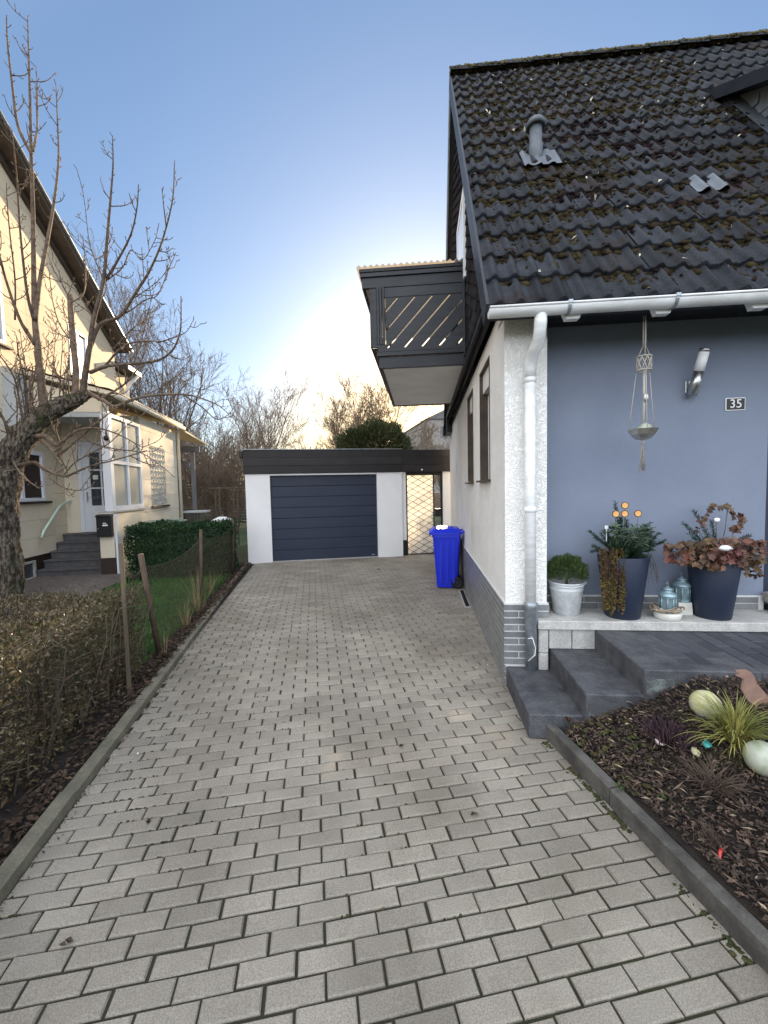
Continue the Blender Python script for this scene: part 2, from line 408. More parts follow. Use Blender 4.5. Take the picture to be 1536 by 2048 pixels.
M_BALL = mat("weathered_ball", (.46, .44, .22), (.50, .50, .36), ns=9, rough=.5, c3=(.38, .38, .33), ns3=6, lo3=.52, hi3=.62)
M_BALLW = mat("pale_ball", (.40, .42, .35), (.26, .30, .19), ns=12, rough=.5, c3=(.45, .34, .30), ns3=7, lo3=.56, hi3=.66)
M_RUST = mat("rusted_plate", (.27, .165, .125), (.21, .125, .095), ns=14, rough=.85, bump=.2, bs=120)
M_BRONZE = mat("dull_steel", (.5, .49, .46), (.40, .39, .37), ns=20, rough=.35, metal=.85)
M_ROPE = mat("cotton_cord", (.50, .47, .40), (.42, .38, .32), ns=60, rough=.95, bump=.4, bs=200)
M_LAMPGLASS = mat("opal_glass", (.84, .84, .84), rough=.35)
M_STEEL = mat("brushed_steel", (.56, .56, .56), (.46, .46, .46), ns=30, rough=.3, metal=.95, stretch=(1, 1, .1))
M_ORANGE = mat("amber_disc", (.85, .42, .13), (.90, .50, .18), ns=12, rough=.35, transl=.2)
M_CHIP = mat("bark_chip", (.105, .070, .050), (.026, .018, .014), ns=30, rough=.9, tint=.75)
M_CHIPPALE = mat("pale_chip", (.30, .24, .16), (.20, .15, .10), ns=12, rough=.8, tint=.4)
M_PLAT = mat("dark_paver", (.052, .056, .066), (.038, .041, .050), ns=2.5, rough=.7, bump=.3, bs=160, bdist=.003, tint=.2, fine=.15, fs=200)
M_TEAL = mat("teal_glass", (.02, .26, .24), (.10, .42, .38), ns=20, rough=.1, spec=.6)
M_PINK = mat("pale_shell", (.62, .50, .50), (.70, .64, .60), ns=30, rough=.5)
M_RED = mat("red_plastic", (.60, .07, .06), rough=.4)
M_HEATHER = mat("purple_heather", (.035, .018, .026), (.055, .028, .034), ns=6, rough=.9, tint=.5)
M_LIGHTBLUE = mat("aqua_metal", (.30, .42, .46), (.24, .34, .38), ns=12, rough=.35, metal=.4)
M_CANDLE = mat("candle_base", (.64, .64, .58), (.54, .54, .48), ns=10, rough=.6)
M_FENCEWOOD = mat("grey_fence_wood", (.055, .055, .045), (.085, .08, .065), ns=4, rough=.9, tint=.3, stretch=(1, 1, 8))
M_GREENLID = mat("green_lid", (.16, .22, .17), rough=.5)
M_STONE = mat("granite_block", (.36, .34, .30), (.22, .21, .19), ns=14, rough=.9, bump=.5, bs=40, fine=.2, fs=80)
M_WIRE = mat("rusty_wire", (.11, .085, .06), rough=.7, metal=.3)
M_POST = mat("rusty_post", (.10, .065, .045), (.07, .05, .035), ns=9, rough=.85, fine=.15)
M_POSTWOOD = mat("grey_post_wood", (.11, .085, .055), (.065, .052, .038), ns=6, rough=.9, stretch=(1, 1, .2))
M_FLAT = mat("flat_roof_felt", (.10, .10, .10), (.14, .14, .13), ns=3, rough=.9)
def frosted():
    m = mat("frosted_panel", (.86, .86, .84), (.74, .73, .71), ns=30, rough=.5, stretch=(1, 1, .08), transl=.75, bump=.4, bs=70)
    return m
M_FROST = frosted()

# ------------------------------------------------------------------ ground, driveway
g = MB(); g.add([(-1500, -1500, -.07), (1500, -1500, -.07), (1500, 1500, -.07), (-1500, 1500, -.07)], [(0, 1, 2, 3)])
struct('ground', g, M_GROUND)
def rl(d): return -1.302 - .0215 * (d - 1.9)
def rr(d):
    if d < 2.385: return 1.455
    if d < 3.15: return 1.455 + .26 * (d - 2.385)
    return 1.53 + .268 * (d - 3.12) + .06
g = MB(); g.add([(-1.75, -3, -.012), (3.9, -3, -.012), (3.9, 10.1, -.012), (-1.75, 10.1, -.012)], [(0, 1, 2, 3)])
struct('driveway_bed', g, M_JOINT, MD)
g = MB()
PL, PR_, GAP = .2005, .0836, .0092
nrow = int(12.9 / PR_)
for j in range(-28, nrow - 28):
    d0 = 1.259 + (j - 4) * PR_
    off = (.5 * PL if j % 2 else 0) + rng.uniform(-.004, .004) - .0085
    lo, hi = rl(d0 + .04), min(rr(d0 + .04), 3.75)
    k0 = int(math.floor((lo - off) / PL))
    x = off + k0 * PL
    while x < hi:
        a, b = max(x + GAP / 2, lo), min(x + PL - GAP / 2, hi)
        if b - a > .03 and not (hi < 1.5 and b > 1.40 and b - a < .035):
            w = .0022
            dx, dy = rng.uniform(-w, w), rng.uniform(-w, w)
            zt = rng.uniform(-.0035, .0015) + .004 * mnoise.noise(Vector((x, d0, 3))); sl = rng.uniform(-.003, .003)
            y0, y1 = d0 + GAP / 2 + dy, d0 + PR_ - GAP / 2 + dy
            a += dx; b += dx; v = .005
            V = [(a, y0, zt - .006), (b, y0, zt - .006), (b, y1, zt - .006), (a, y1, zt - .006), (a + v, y0 + v, zt + sl), (b - v, y0 + v, zt - sl), (b - v, y1 - v, zt - sl), (a + v, y1 - v, zt + sl),
                 (a, y0, -.04), (b, y0, -.04), (b, y1, -.04), (a, y1, -.04)]
            tt = min(1.1, max(-.1, rng.gauss(.5, .24)))
            if rng.random() < .006: tt = 1.35
            g.add(V, [(4, 5, 6, 7), (0, 1, 5, 4), (1, 2, 6, 5), (2, 3, 7, 6), (3, 0, 4, 7), (8, 9, 1, 0), (9, 10, 2, 1), (10, 11, 3, 2), (11, 8, 0, 3)], tt)
        x += PL
struct('driveway', g, M_PAVER, MD)
MJ = []
for j in range(-14, 105):
    d0 = 1.259 + (j - 4) * PR_
    for k in range(40):
        r = rl(d0) + abs(rng.gauss(0, .45)) if rng.random() < .7 else rng.uniform(-.9, 1.4)
        if mnoise.noise(Vector((r * 1.7, d0 * 1.7, 5))) > (.02 if r < -.6 else .25): MJ.append((r, d0 + rng.uniform(-.003, .003), -.004))
# left kerb: weathered edging boards
g = MB(); d = -2.6; k = 0
while d < 9.6:
    e = min(d + 1.0, 9.62)
    a, b = rl(d + .003), rl(e - .003)
    jz = rng.uniform(-.006, .006); ju = rng.uniform(-.004, .004)
    V = [(a - .085 + ju, d + .003, -.1), (a + ju, d + .003, -.1), (b + ju, e - .003, -.1), (b - .085 + ju, e - .003, -.1),
         (a - .078 + ju, d + .003, .052 + jz), (a - .004 + ju, d + .003, .046 + jz), (b - .004 + ju, e - .003, .046 + jz), (b - .078 + ju, e - .003, .052 + jz)]
    g.add(V, [(4, 5, 6, 7), (0, 1, 5, 4), (1, 2, 6, 5), (2, 3, 7, 6), (3, 0, 4, 7)], rng.random())
    d = e
struct('left_kerb', g, M_KERB, MD)
g = MB(); d = -2.2
while d < 2.42:
    e = min(d + 1.0, 2.43)
    g.box(1.452 + rng.uniform(-.003, .003), 1.512, d + .003, e - .003, -.1, .098 + rng.uniform(-.004, .004), rng.random(), .006)
    d = e
struct('garden_kerb', g, M_KERBDARK, MD)
# neighbour's yard and the strip behind the kerb
def sheet(x0, x1, y0, y1, zf, nx, ny, jit=0.0):
    g = MB(); V = []
    for j in range(ny + 1):
        for i in range(nx + 1):
            x, y = x0 + (x1 - x0) * i / nx, y0 + (y1 - y0) * j / ny
            V.append((x, y, zf(x, y) + jit * mnoise.noise(Vector((x * 3, y * 3, 2)))))
    f = [(j * (nx + 1) + i, j * (nx + 1) + i + 1, (j + 1) * (nx + 1) + i + 1, (j + 1) * (nx + 1) + i) for j in range(ny) for i in range(nx)]
    return g.add(V, f, .5, True)
struct('soil_strip', sheet(-3.6, -1.37, -3, 9.6, lambda x, y: .015 + .02 * min(1, (-1.38 - x) * 3), 24, 90, .03), M_SOIL, MD)
struct('gravel_yard', sheet(-9, -3.3, 2, 9.4, lambda x, y: .025, 10, 14, .01), M_GRAVEL, MD)
struct('lawn_soil', sheet(-3.5, -1.75, 3.9, 9.0, lambda x, y: .035, 10, 14, .02), M_GROUND, MD)
# flower bed
struct('flower_bed', sheet(1.505, 5.5, -2.5, 3.0, lambda x, y: bed_s(x, y) - .02, 120, 150, .035), M_SOIL, MD)

# ------------------------------------------------------------------ the house with the dark roof
house = thing('house', 'white rough stucco house with dark mossy tiled roof and lilac entrance wall', 'house', MH)
HWH, HD = 6.2, 6.25
RZ = lambda u: 2.95 + 1.431 * (u + .27)
RU, RTOP = 2.98, 2.95 + 1.431 * 3.25
g = MB()
wins = [(.715, 1.395), (2.03, 2.66)]
zs, zt = 1.72, 2.92
us = [0.3] + [x for w in wins for x in w] + [HD]
g.box(0, .33, 0, .30, 0, 3.12)                                         # corner pier
for i in range(0, len(us) - 1, 2): g.box(0, .30, us[i] if i else .30, us[i + 1], 0, 3.22)
for a, b in wins: g.box(0, .30, a, b, 0, zs); g.box(0, .30, a, b, zt, 3.22)
g.box(0, HWH, HD, HD + .3, 0, 3.0); g.box(HWH - .3, HWH, .6, HD, 0, 3.0)
g.build('wall', M_STUCCO, house)
g = MB(); g.box(.33, 2.165, .262, .56, .40, 3.2); g.box(3.25, HWH, .262, .56, .40, 3.2); g.box(2.165, 3.25, .262, .56, 2.66, 3.2)
g.build('entrance_wall', M_LILAC, house)
dr_ = MB(); dr_.box(2.23, 3.2, .42, .47, .575, 2.6); dd = dr_.build('door', M_DOORBLUE, house)
g = MB(); g.box(2.167, 2.228, .36, .5, .575, 2.655); g.box(3.2, 3.248, .36, .5, .575, 2.655); g.box(2.228, 3.2, .36, .5, 2.6, 2.655); g.build('frame', M_BLACK, dd)
# plinth
gt, gg = MB(), MB()
gg.box(-.012, 0, -.012, HD, 0, .69); gg.box(0, .342, -.012, 0, .16, .69); gg.box(.33, .342, 0, .262, .55, .69); gg.box(.342, 2.165, .252, .262, .55, .69)
TP, TLn, = .0565, .245
for k in range(12):
    z0 = .008 + k * TP; z1 = z0 + TP - .0085
    u = -.016 - (.12 if k % 2 else 0)
    while u < HD:
        a, b = max(u, -.016), min(u + TLn - .0085, HD)
        if b - a > .03: gt.box(-.0145, -.004, a, b, z0, z1, rng.random())
        u += TLn
    if z0 > .15:
        x = -.0165 if k % 2 else -.14
        while x < .33:
            a, b = max(x + .002, -.0165), min(x + TLn - .006, .3465)
            if b - a > .02: gt.box(a, b, -.0175, -.005, z0 + .001, z1 - .001, rng.random())
            x += TLn
    if z0 > .54:
        gt.box(.336, .3475, -.005, .25, z0 + .001, z1, rng.random())
        x = .35 - (.12 if k % 2 else 0)
        while x < 2.12:
            a, b = max(x, .349), min(x + TLn - .006, 2.12)
            if b - a > .03: gt.box(a, b, .246, .256, z0, z1, rng.random())
            x += TLn
pl = gt.build('tile_plinth', M_TILE, house); gg.build('grout', M_GROUT, pl)
# windows of the side wall
for a, b in wins:
    f = MB()
    f.box(.085, .135, a, a + .05, zs + .02, zt); f.box(.085, .135, b - .05, b, zs + .02, zt); f.box(.085, .135, a + .05, b - .05, zt - .05, zt); f.box(.085, .135, a + .05, b - .05, zs + .02, zs + .07)
    # brown reveal lining
    w_ = f.build('window', M_WHITE, house)
    v = MB(); v.box(-.006, .085, b - .022, b - .001, zs + .001, zt - .001); v.box(-.006, .085, a + .001, a + .022, zs + .001, zt - .001); v.box(-.006, .085, a + .022, b - .022, zt - .024, zt - .001); v.build('reveal', M_BROWN, w_)
    v = MB(); v.box(.105, .112, a + .05, b - .05, zs + .07, zt - .05); v.build('pane', M_GLASS, w_)
    v = MB(); v.box(.03, .083, a + .023, b - .023, zt - .23, zt - .025); v.build('shutter_box', M_BROWN if False else M_WHITE, w_)
    v = MB()
    for k in range(15): v.box(.118, .124, a + .06, b - .06, zs + .1 + k * .06, zs + .152 + k * .06)
    v.build('blind', M_BLIND, w_)
    v = MB(); v.box(-.05, .084, a - .03, b + .03, zs - .022, zs, 0.5, .004); v.build('sill', M_BROWN, w_)
# gable cladding
gz_ = lambda u: (RZ(u) if u < RU else 2 * RTOP - RZ(u)) - .14
gb = MB()
poly = [(-.06, 3.205), (6.1, 3.205), (6.1, gz_(6.1)), (RU, gz_(RU)), (-.06, gz_(-.06))]
gb.prism(poly, 'x', -.085, 0.0)
cl = gb.build('gable_cladding', M_SLATE, house)
gs = MB()
ca, sa = math.cos(R(28)), math.sin(R(28))
for i in range(-5, 48):
    for j in range(-30, 55):
        p, q = i * .19 + (.095 if j % 2 else 0), j * .115
        u0, z0 = p * ca - q * sa, 3.2 + p * sa + q * ca
        pts = [(u0 + x * ca - y * sa, z0 + x * sa + y * ca) for x, y in ((0, 0), (.186, 0), (.186, .15), (0, .15))]
        if any(u < -.06 or u > 6.1 or z < 3.205 or z > gz_(u) for u, z in pts): continue
        o0, o1 = -.108 - rng.uniform(0, .005), -.088
        V = [(o0, *pts[0]), (o0, *pts[1]), (o1, *pts[2]), (o1, *pts[3]), (-.086, *pts[0]), (-.086, *pts[1])]
        gs.add(V, [(0, 3, 2, 1), (0, 1, 5, 4), (0, 4, 3), (1, 2, 5)], rng.random())
gs.build('slate', M_SLATE, cl)
g = MB(); g.box(-.125, -.02, -.1, 6.12, 3.16, 3.204); g.build('drip_board', M_BLACKWOOD, house)
# gable window beside the balcony
f = MB(); f.box(-.13, -.086, 1.78, 1.86, 4.2, 5.25); f.box(-.13, -.086, 2.62, 2.7, 4.2, 5.25); f.box(-.13, -.086, 1.86, 2.62, 5.17, 5.25)
w_ = f.build('gable_door', M_WHITE, house); v = MB(); v.box(-.125, -.11, 1.86, 2.62, 3.3, 5.17); v.build('pane', M_GLASS, w_)
# roof
RA = math.atan(1.431); RL = 3.25 / math.cos(RA)
NCO = 17; GA = RL / NCO; TW = .30
RW0, RW1 = -.17, 6.4
dorm_w = 2.86
def roofpt(w, s, h):     # s metres up the slope from the eave, h off the plane
    return (w, -.27 + s * math.cos(RA) - h * math.sin(RA), 2.95 + s * math.sin(RA) + h * math.cos(RA))
roof = MB()
nx = 21
xs = np.linspace(0, TW, nx)
prof = .033 * np.maximum(0, np.cos(2 * math.pi * (xs - .075) / .15)) ** 0.9
for c in range(NCO):
    nt = int((RW1 - RW0) / TW) + 1
    for k in range(nt):
        w0 = RW0 + k * TW
        dz, tl = rng.uniform(-.003, .003), rng.uniform(-.004, .004)
        V = []
        s0, s1 = c * GA - .012 + rng.uniform(-.004, .004), (c + 1) * GA + .05
        for (s, h0, wv) in ((s0 + .0, -.004, 1.0), (s0, .034, 1.0), (s0 + .006, .040, 1.0), (s0 + .17, .022, 1.0), (s1, .002, 1.0)):
            for i, x in enumerate(xs):
                V.append(roofpt(w0 + x + .001, s, h0 + prof[i] * wv + dz + tl * (x / TW - .5) * 2 + (0 if h0 > 0 else -.0)))
        f = [(r * nx + i, r * nx + i + 1, (r + 1) * nx + i + 1, (r + 1) * nx + i) for r in range(4) for i in range(nx - 1)]
        roof.add(V, f, rng.random(), True)
ro = roof.build('roof', M_ROOF, house)
g = MB()
a, b = roofpt(0, 0, -.02), roofpt(0, RL, -.02)
for sgn in (0, 1):
    mir = lambda p: (p[0], 2 * RU - p[1], p[2]) if sgn else p
    P = [mir(roofpt(w, s, h)) for h in (-.02, -.10) for s in (0, RL) for w in (RW0 + .005, RW1)]
    g.add(P, [(0, 1, 3, 2), (4, 6, 7, 5), (0, 4, 5, 1), (2, 3, 7, 6), (0, 2, 6, 4), (1, 5, 7, 3)])
g.build('roof_deck', M_BLACKWOOD, house)
# verge strip (front: dark, back: pale metal)
g = MB(); P = [roofpt(w, s, h) for h in (.045, -.13) for s in (-.01, RL) for w in (RW0 - .018, RW0 + .004)]
g.add(P, [(0, 1, 3, 2), (4, 6, 7, 5), (0, 4, 5, 1), (2, 3, 7, 6), (0, 2, 6, 4), (1, 5, 7, 3)]); g.build('verge_board', M_BLACKWOOD, house)
g = MB(); P = [(w, 2 * RU - y, z) for w, y, z in (roofpt(w, s, h) for h in (.045, -.13) for s in (2.3, RL) for w in (RW0 - .018, RW0 + .004))]
g.add(P, [(0, 1, 3, 2), (4, 6, 7, 5), (0, 4, 5, 1), (2, 3, 7, 6), (0, 2, 6, 4), (1, 5, 7, 3)]); g.build('verge_board', M_ZINC, house, label='pale metal verge strip on the far slope')
# ridge caps
g = MB(); w = RW0 - .01
while w < RW1:
    pts = []; n = 4
    V, f = [], []
    for q in range(n):
        x = w + q * .42 / (n - 1); rr_ = .125 + .02 * (1 - q / (n - 1))
        for m in range(9):
            an = math.pi * (m / 8) ; V.append((x, RU + rr_ * math.cos(an), RTOP - .015 + rr_ * .85 * math.sin(an)))
    for q in range(n - 1):
        for m in range(8): f.append((q * 9 + m, q * 9 + m + 1, (q + 1) * 9 + m + 1, (q + 1) * 9 + m))
    f.append(tuple(range(9)))
    g.add(V, f, rng.random(), True); w += .385
rdg = g.build('ridge', M_ROOF, ro)
# moss
ICO = []
t_ = (1 + 5 ** .5) / 2
for a in (-1, 1):
    for b in (-t_, t_): ICO += [(0, a, b), (a, b, 0), (b, 0, a)]
ICO = np.array(ICO); ICO = ICO / np.linalg.norm(ICO[0])
def hull(v):
    import itertools
    f = []
    dm = min(np.linalg.norm(v[0] - v[i]) for i in range(1, 12)) * 1.05
    for i, j, k in itertools.combinations(range(12), 3):
        if all(np.linalg.norm(v[x] - v[y]) < dm for x, y in ((i, j), (j, k), (i, k))):
            n = np.cross(v[j] - v[i], v[k] - v[i])
            f.append((i, j, k) if n @ v[i] > 0 else (i, k, j))
    return np.array(f)
ICF = hull(ICO)
def clumps(mb, C, S, flat=.5, up=None, jit=.25):
    """little lumps at C with radii S"""
    n = len(C); C = np.asarray(C); S = np.asarray(S)
    v = ICO[None] * (1 + nrg.uniform(-jit, jit, (n, 12, 1)))
    an = nrg.uniform(0, 6.28, n); ca_, sa_ = np.cos(an)[:, None], np.sin(an)[:, None]
    v = np.stack([v[..., 0] * ca_ - v[..., 1] * sa_, v[..., 0] * sa_ + v[..., 1] * ca_, v[..., 2] * flat], -1)
    if up is not None:
        u = np.asarray(up, float); u /= np.linalg.norm(u); a = np.cross(u, [1, 0, 0]); a /= np.linalg.norm(a); b = np.cross(u, a)
        v = v[..., 0:1] * b + v[..., 1:2] * a + v[..., 2:3] * u
    v = C[:, None] + v * S[:, None, None]
    f = (np.arange(n)[:, None, None] * 12 + ICF[None]).reshape(-1, 3)
    mb.addn(v.reshape(-1, 3), f, np.repeat(nrg.random(n), len(ICF)), True)
ms = MB(); C, S = [], []
for _ in range(75000):
    w, s = rng.uniform(RW0 + .05, 5.2), rng.uniform(.05, RL)
    if w > dorm_w and s > 3.0: continue
    fr = (s / GA) % 1.0
    xx = ((w - RW0) % .15) / .15
    pan = 1 - max(0, math.cos(2 * math.pi * (xx - .5)))
    nz = mnoise.noise(Vector((w * 1.5, s * 1.2, 4.2))) + .5 * mnoise.noise(Vector((w * 5, s * 4, 1)))
    amt = .58 + .8 * nz + .25 * min(1, s / 3) - (.5 if s < GA * 1.6 else 0) - (.25 if w < .35 else 0)
    near = 1.0 if (fr > .72 or fr < .06) else (.55 if fr > .5 else .22)
    if rng.random() < amt * near * (.35 + .65 * pan):
        h = .033 * max(0, math.cos(2 * math.pi * (((w - RW0) % .15) - .075) / .15)) ** .9 + (.02 * (1 - fr) + .004)
        C.append(roofpt(w, s, h)); S.append(rng.uniform(.014, .036) * (1.3 if fr > .8 else 1))
clumps(ms, C, S, .42, (0, -math.sin(RA), math.cos(RA)), .35)
tag(ms.build('moss', M_MOSS, ro), kind='stuff')
ms = MB(); C = [(rng.uniform(RW0, RW1), RU + rng.uniform(-.13, .02), 0) for _ in range(5200)]
C = [(a, b, RTOP + .095 - max(0, (RU - b) ** 2 * 5) + rng.uniform(-.01, .012) + .012 * mnoise.noise(Vector((a * 9, b * 9, 0)))) for a, b, _ in C]
clumps(ms, C, [rng.uniform(.009, .024) for _ in C], .7, None, .35)
tag(ms.build('moss', M_RIDGE_MOSS, rdg, label='pale green moss along the ridge'), kind='stuff')
lv = MB(); n = 80
C = [roofpt(rng.uniform(0, 3.4), RL * (1 - rng.random() ** 1.6), .06) for _ in range(n)]
lv.leaves(C, nrg.uniform(.02, .06, n), nrg.uniform(.012, .035, n), N=np.tile([0, -.7, .7], (n, 1)) + nrg.normal(0, .35, (n, 3)))
tag(lv.build('pale_leaf', M_LICHEN, ro), kind='stuff')
# lighter repair tiles and vent pipe
g = MB()
for k, wv in enumerate((1.83, 1.98)):
    pass
V = []; s0 = 1.43
for (s, h) in ((s0, .05), (s0 + .30, .03)):
    for x in np.linspace(0, .3, nx): V.append(roofpt(1.73 + x, s, h + .033 * max(0, math.cos(2 * math.pi * (x - .075) / .15)) ** .9))
g.add(V, [(i, i + 1, nx + i + 1, nx + i) for i in range(nx - 1)], .5, True)
g.build('metal_tile', M_LEAD, ro)
vp_ = roofpt(.555, 2.55, .02)
g = MB(); g.lathe([(.075, -.06), (.075, .14), (.062, .16), (.062, .42), (.055, .43)], vp_[0], vp_[1], 20)
g = MB(); g.lathe([(.070, vp_[2] - .15), (.070, vp_[2] + .11), (.062, vp_[2] + .12), (.062, vp_[2] + .31)], vp_[0], vp_[1], 20); vt = g.build('vent_pipe', M_LEAD, house, label='grey roof vent pipe with domed cap')
g = MB(); z = vp_[2] + .31; g.lathe([(.05, z - .01), (.092, z - .02), (.095, z + .02), (.080, z + .045), (.045, z + .06), (0, z + .064)], vp_[0], vp_[1], 24); g.build('cap', M_LEAD, vt)
g = MB(); V = []
for (s, h) in ((2.26, .055), (2.66, .035)):
    for x in np.linspace(0, .36, 15): V.append(roofpt(.40 + x, s, h + .02 * max(0, math.cos(2 * math.pi * (x - .03) / .12))))
g.add(V, [(i, i + 1, 15 + i + 1, 15 + i) for i in range(14)], .5, True); g.build('flashing', M_LEAD, vt)
# dormer at the right
sd0 = lambda z: (z - 2.95) / math.sin(RA)
DF, DT = .62, 2.45          # front and back of the cheek (u)
g = MB(); zr = lambda u: 6.0 + .65 * (u - 1.87)
pol = [(DF, RZ(DF) + .02), (2.1, RZ(2.1) + .02), (2.1, zr(2.1)), (DF, zr(DF))]
g.prism([p for p in pol], 'x', dorm_w, 5.9)
dm = g.build('dormer', M_SLATE_PALE, house)
gs = MB()
for j in range(-3, 30):
    for i in range(-3, 24):
        u0, z0 = DF + i * .13 + (.06 if j % 2 else 0), 3.9 + j * .105 + i * .03
        pts = [(u0, z0), (u0 + .128, z0 + .03), (u0 + .128, z0 + .15), (u0, z0 + .12)]
        if any(u < DF or u > 2.1 or z < RZ(u) or z > zr(u) for u, z in pts): continue
        gs.add([(dorm_w - .018, *pts[0]), (dorm_w - .018, *pts[1]), (dorm_w - .004, *pts[2]), (dorm_w - .004, *pts[3])], [(0, 3, 2, 1)], rng.random())
gs.build('slate', M_SLATE_PALE, dm)
g = MB(); P = []
for h in (0, .13):
    for u in (DF - .30, 2.30):
        for w in (dorm_w - .20, 6.2): P.append((w, u, zr(u) + h))
g.add(P, [(0, 1, 3, 2), (4, 6, 7, 5), (0, 4, 5, 1), (2, 3, 7, 6), (0, 2, 6, 4), (1, 5, 7, 3)]); g.build('dormer_roof', M_BLACKWOOD, dm)
g = MB(); P = [roofpt(w, s, h) for s in (1.2, 2.6, 3.55) for w, h in ((dorm_w - .13, .06), (dorm_w, .075), (dorm_w + .005, .14))]
g.add(P, [(i * 3 + k, i * 3 + k + 1, i * 3 + k + 4, i * 3 + k + 3) for i in range(2) for k in range(2)]); g.build('flashing', M_LEAD, dm)
# eave: soffit, gutter, brackets, rafter feet, downpipe
g = MB(); g.box(.0, HWH, -.09, .262, 2.985, 3.015); g.build('eave_soffit', M_BLACKWOOD, house)
g = MB(); g.box(-.115, -.002, 5.7, 6.35, 2.85, 3.16); g.build('eave_box', M_BLACKWOOD, house)
gu = MB(); GU, GZ, GRR = -.335, 2.912, .056
V = []
wsx = np.linspace(-.175, 6.2, 12)
ang = np.linspace(math.pi, 2 * math.pi, 11)
for w in wsx:
    zz = GZ + .0 * w
    for rad in (GRR, GRR - .004):
        for a in (ang if rad == GRR else ang[::-1]): V.append((w, GU + rad * math.cos(a), zz + rad * math.sin(a)))
m = 22
gu.add(V, [(i * m + k, i * m + (k + 1) % m, (i + 1) * m + (k + 1) % m, (i + 1) * m + k) for i in range(len(wsx) - 1) for k in range(m)], .5, True)
gu.add([(-.175, GU + GRR * math.cos(a), GZ + GRR * math.sin(a)) for a in ang], [tuple(range(11))])
gu.tube([(-.175, GU - GRR - .002, GZ + .001), (6.2, GU - GRR - .002, GZ + .001)], .008, 8)
gt_ = gu.build('gutter', M_GUTTER, house)
for w in (.36, 1.06, 1.76, 2.46, 3.2):
    b = MB(); a2 = np.linspace(math.pi * .97, 2.0 * math.pi, 10)
    for x0 in (w,):
        V = [(x, GU + q * math.cos(a), GZ + q * math.sin(a)) for x in (x0, x0 + .022) for q in (GRR + .0015, GRR + .006) for a in a2]
        f = []
        for k in range(9): f += [(k, k + 1, 20 + k + 1, 20 + k), (10 + k, 10 + k + 1, 30 + k + 1, 30 + k), (k, k + 1, 10 + k + 1, 10 + k), (20 + k, 20 + k + 1, 30 + k + 1, 30 + k)]
        b.add(V, f)
    b.box(w - .004, w + .026, GU - GRR - .014, GU - GRR + .008, GZ - .004, GZ + .016)
    b.build('bracket', M_ZINC, gt_)
for w in (.42, 1.03, 1.66, 2.3, 2.95):
    b = MB(); b.prism([(w - .075, 2.91), (w + .075, 2.91), (w + .045, 2.835), (w - .045, 2.835)], 'y', -.30, -.245)
    b.build('rafter_foot', M_WHITE, house)
g = MB()
DX = .19
g.tube([(DX, GU + .01, GZ - .045), (DX, GU + .012, GZ - .10), (DX - .0, GU + .05, GZ - .20), (DX - .008, -.13, GZ - .27), (DX - .01, -.085, GZ - .345), (DX - .01, -.075, GZ - .42)], .044, 16)
g.tube([(DX - .01, -.075, GZ - .41), (DX - .008, -.075, .70)], .0425, 16)
dp = g.build('downpipe', M_GUTTER, house)
g = MB(); g.lathe([(.0445, .16), (.0445, .54), (.051, .55), (.051, .67), (.055, .675), (.055, .70), (.05, .715), (.044, .72)], DX - .004, -.075, 20); g.build('standpipe', M_ZINC, dp)
for z in (2.47, 1.46): g = MB(); g.lathe([(.043, z - .02), (.0475, z - .018), (.0475, z + .018), (.043, z + .02)], DX - .009, -.075, 20); g.build('collar', M_GUTTER, dp)
g = MB(); g.tube([(DX - .04, -.115, .43), (DX - .005, -.122, .44), (DX + .02, -.116, .36), (DX + .016, -.118, .30), (DX - .035, -.115, .25)], .004, 6); g.build('wire_clip', M_WHITE, dp)
# balcony
bal = MB(); bal.box(-1.16, -.0, 2.0, 4.42, 3.215, 3.30); bal = bal.build('balcony', M_SOFFIT, house, label='dark timber balcony with diagonal boards and corrugated roof')
BU = 1.95
def beam(mb, z0, z1, proud=0.0, w0=-1.20, w1=-.09):
    mb.box(w0 - proud, w1, BU - proud, BU + .045, z0, z1, rng.random(), .004)
    mb.box(w0 - proud, w0 + .045, BU + .046, 4.42, z0, z1, rng.random(), .004)
g = MB(); beam(g, 3.20, 3.345, 0.0); beam(g, 3.348, 3.40, .025); beam(g, 3.403, 3.452, .012); g.box(-1.2, -.05, 4.42, 4.46, 3.2, 3.45); beam(g, 4.09, 4.214, -.006); g.build('beam', M_BLACKWOOD, bal)
pn = MB(); bw = .142; gapw = .020; a45 = R(47)
def clip(poly, x0, x1, z0, z1):
    for ax, lim, sg in ((0, x0, 1), (0, x1, -1), (1, z0, 1), (1, z1, -1)):
        out = []
        for i in range(len(poly)):
            p, q = poly[i], poly[(i + 1) % len(poly)]
            ip, iq = (p[ax] - lim) * sg >= 0, (q[ax] - lim) * sg >= 0
            if ip: out.append(p)
            if ip != iq:
                k = (lim - p[ax]) / (q[ax] - p[ax]); out.append((p[0] + k * (q[0] - p[0]), p[1] + k * (q[1] - p[1])))
        poly = out
        if len(poly) < 3: return []
    return poly
for i in range(-12, 14):
    n = (-math.sin(a45), math.cos(a45)); t2 = (math.cos(a45), math.sin(a45)); o = i * (bw + gapw)
    base = (-1.1 + n[0] * o, 3.46 + n[1] * o)
    q = [(base[0] + t2[0] * s + n[0] * e, base[1] + t2[1] * s + n[1] * e) for s, e in ((-3, 0), (3, 0), (3, bw), (-3, bw))]
    q = clip(q, -1.105, -.135, 3.455, 4.14)
    if q: pn.prism(q, 'y', BU + .012, BU + .034, rng.random())
pn.build('panel', M_BLACKWOOD, bal)
pn = MB()
for k in range(16): pn.box(-1.305, -1.282, BU + .002 + k * .155, BU + .150 + k * .155, 3.47, 4.212, rng.random(), .004)
pn.box(-1.302, -1.216, BU + .004, BU + .03, 3.47, 4.212, .5, .004)
pn.box(-1.281, -1.17, BU + .06, 4.42, 3.455, 3.475)
pn.build('side_panel', M_BLACKWOOD, bal)
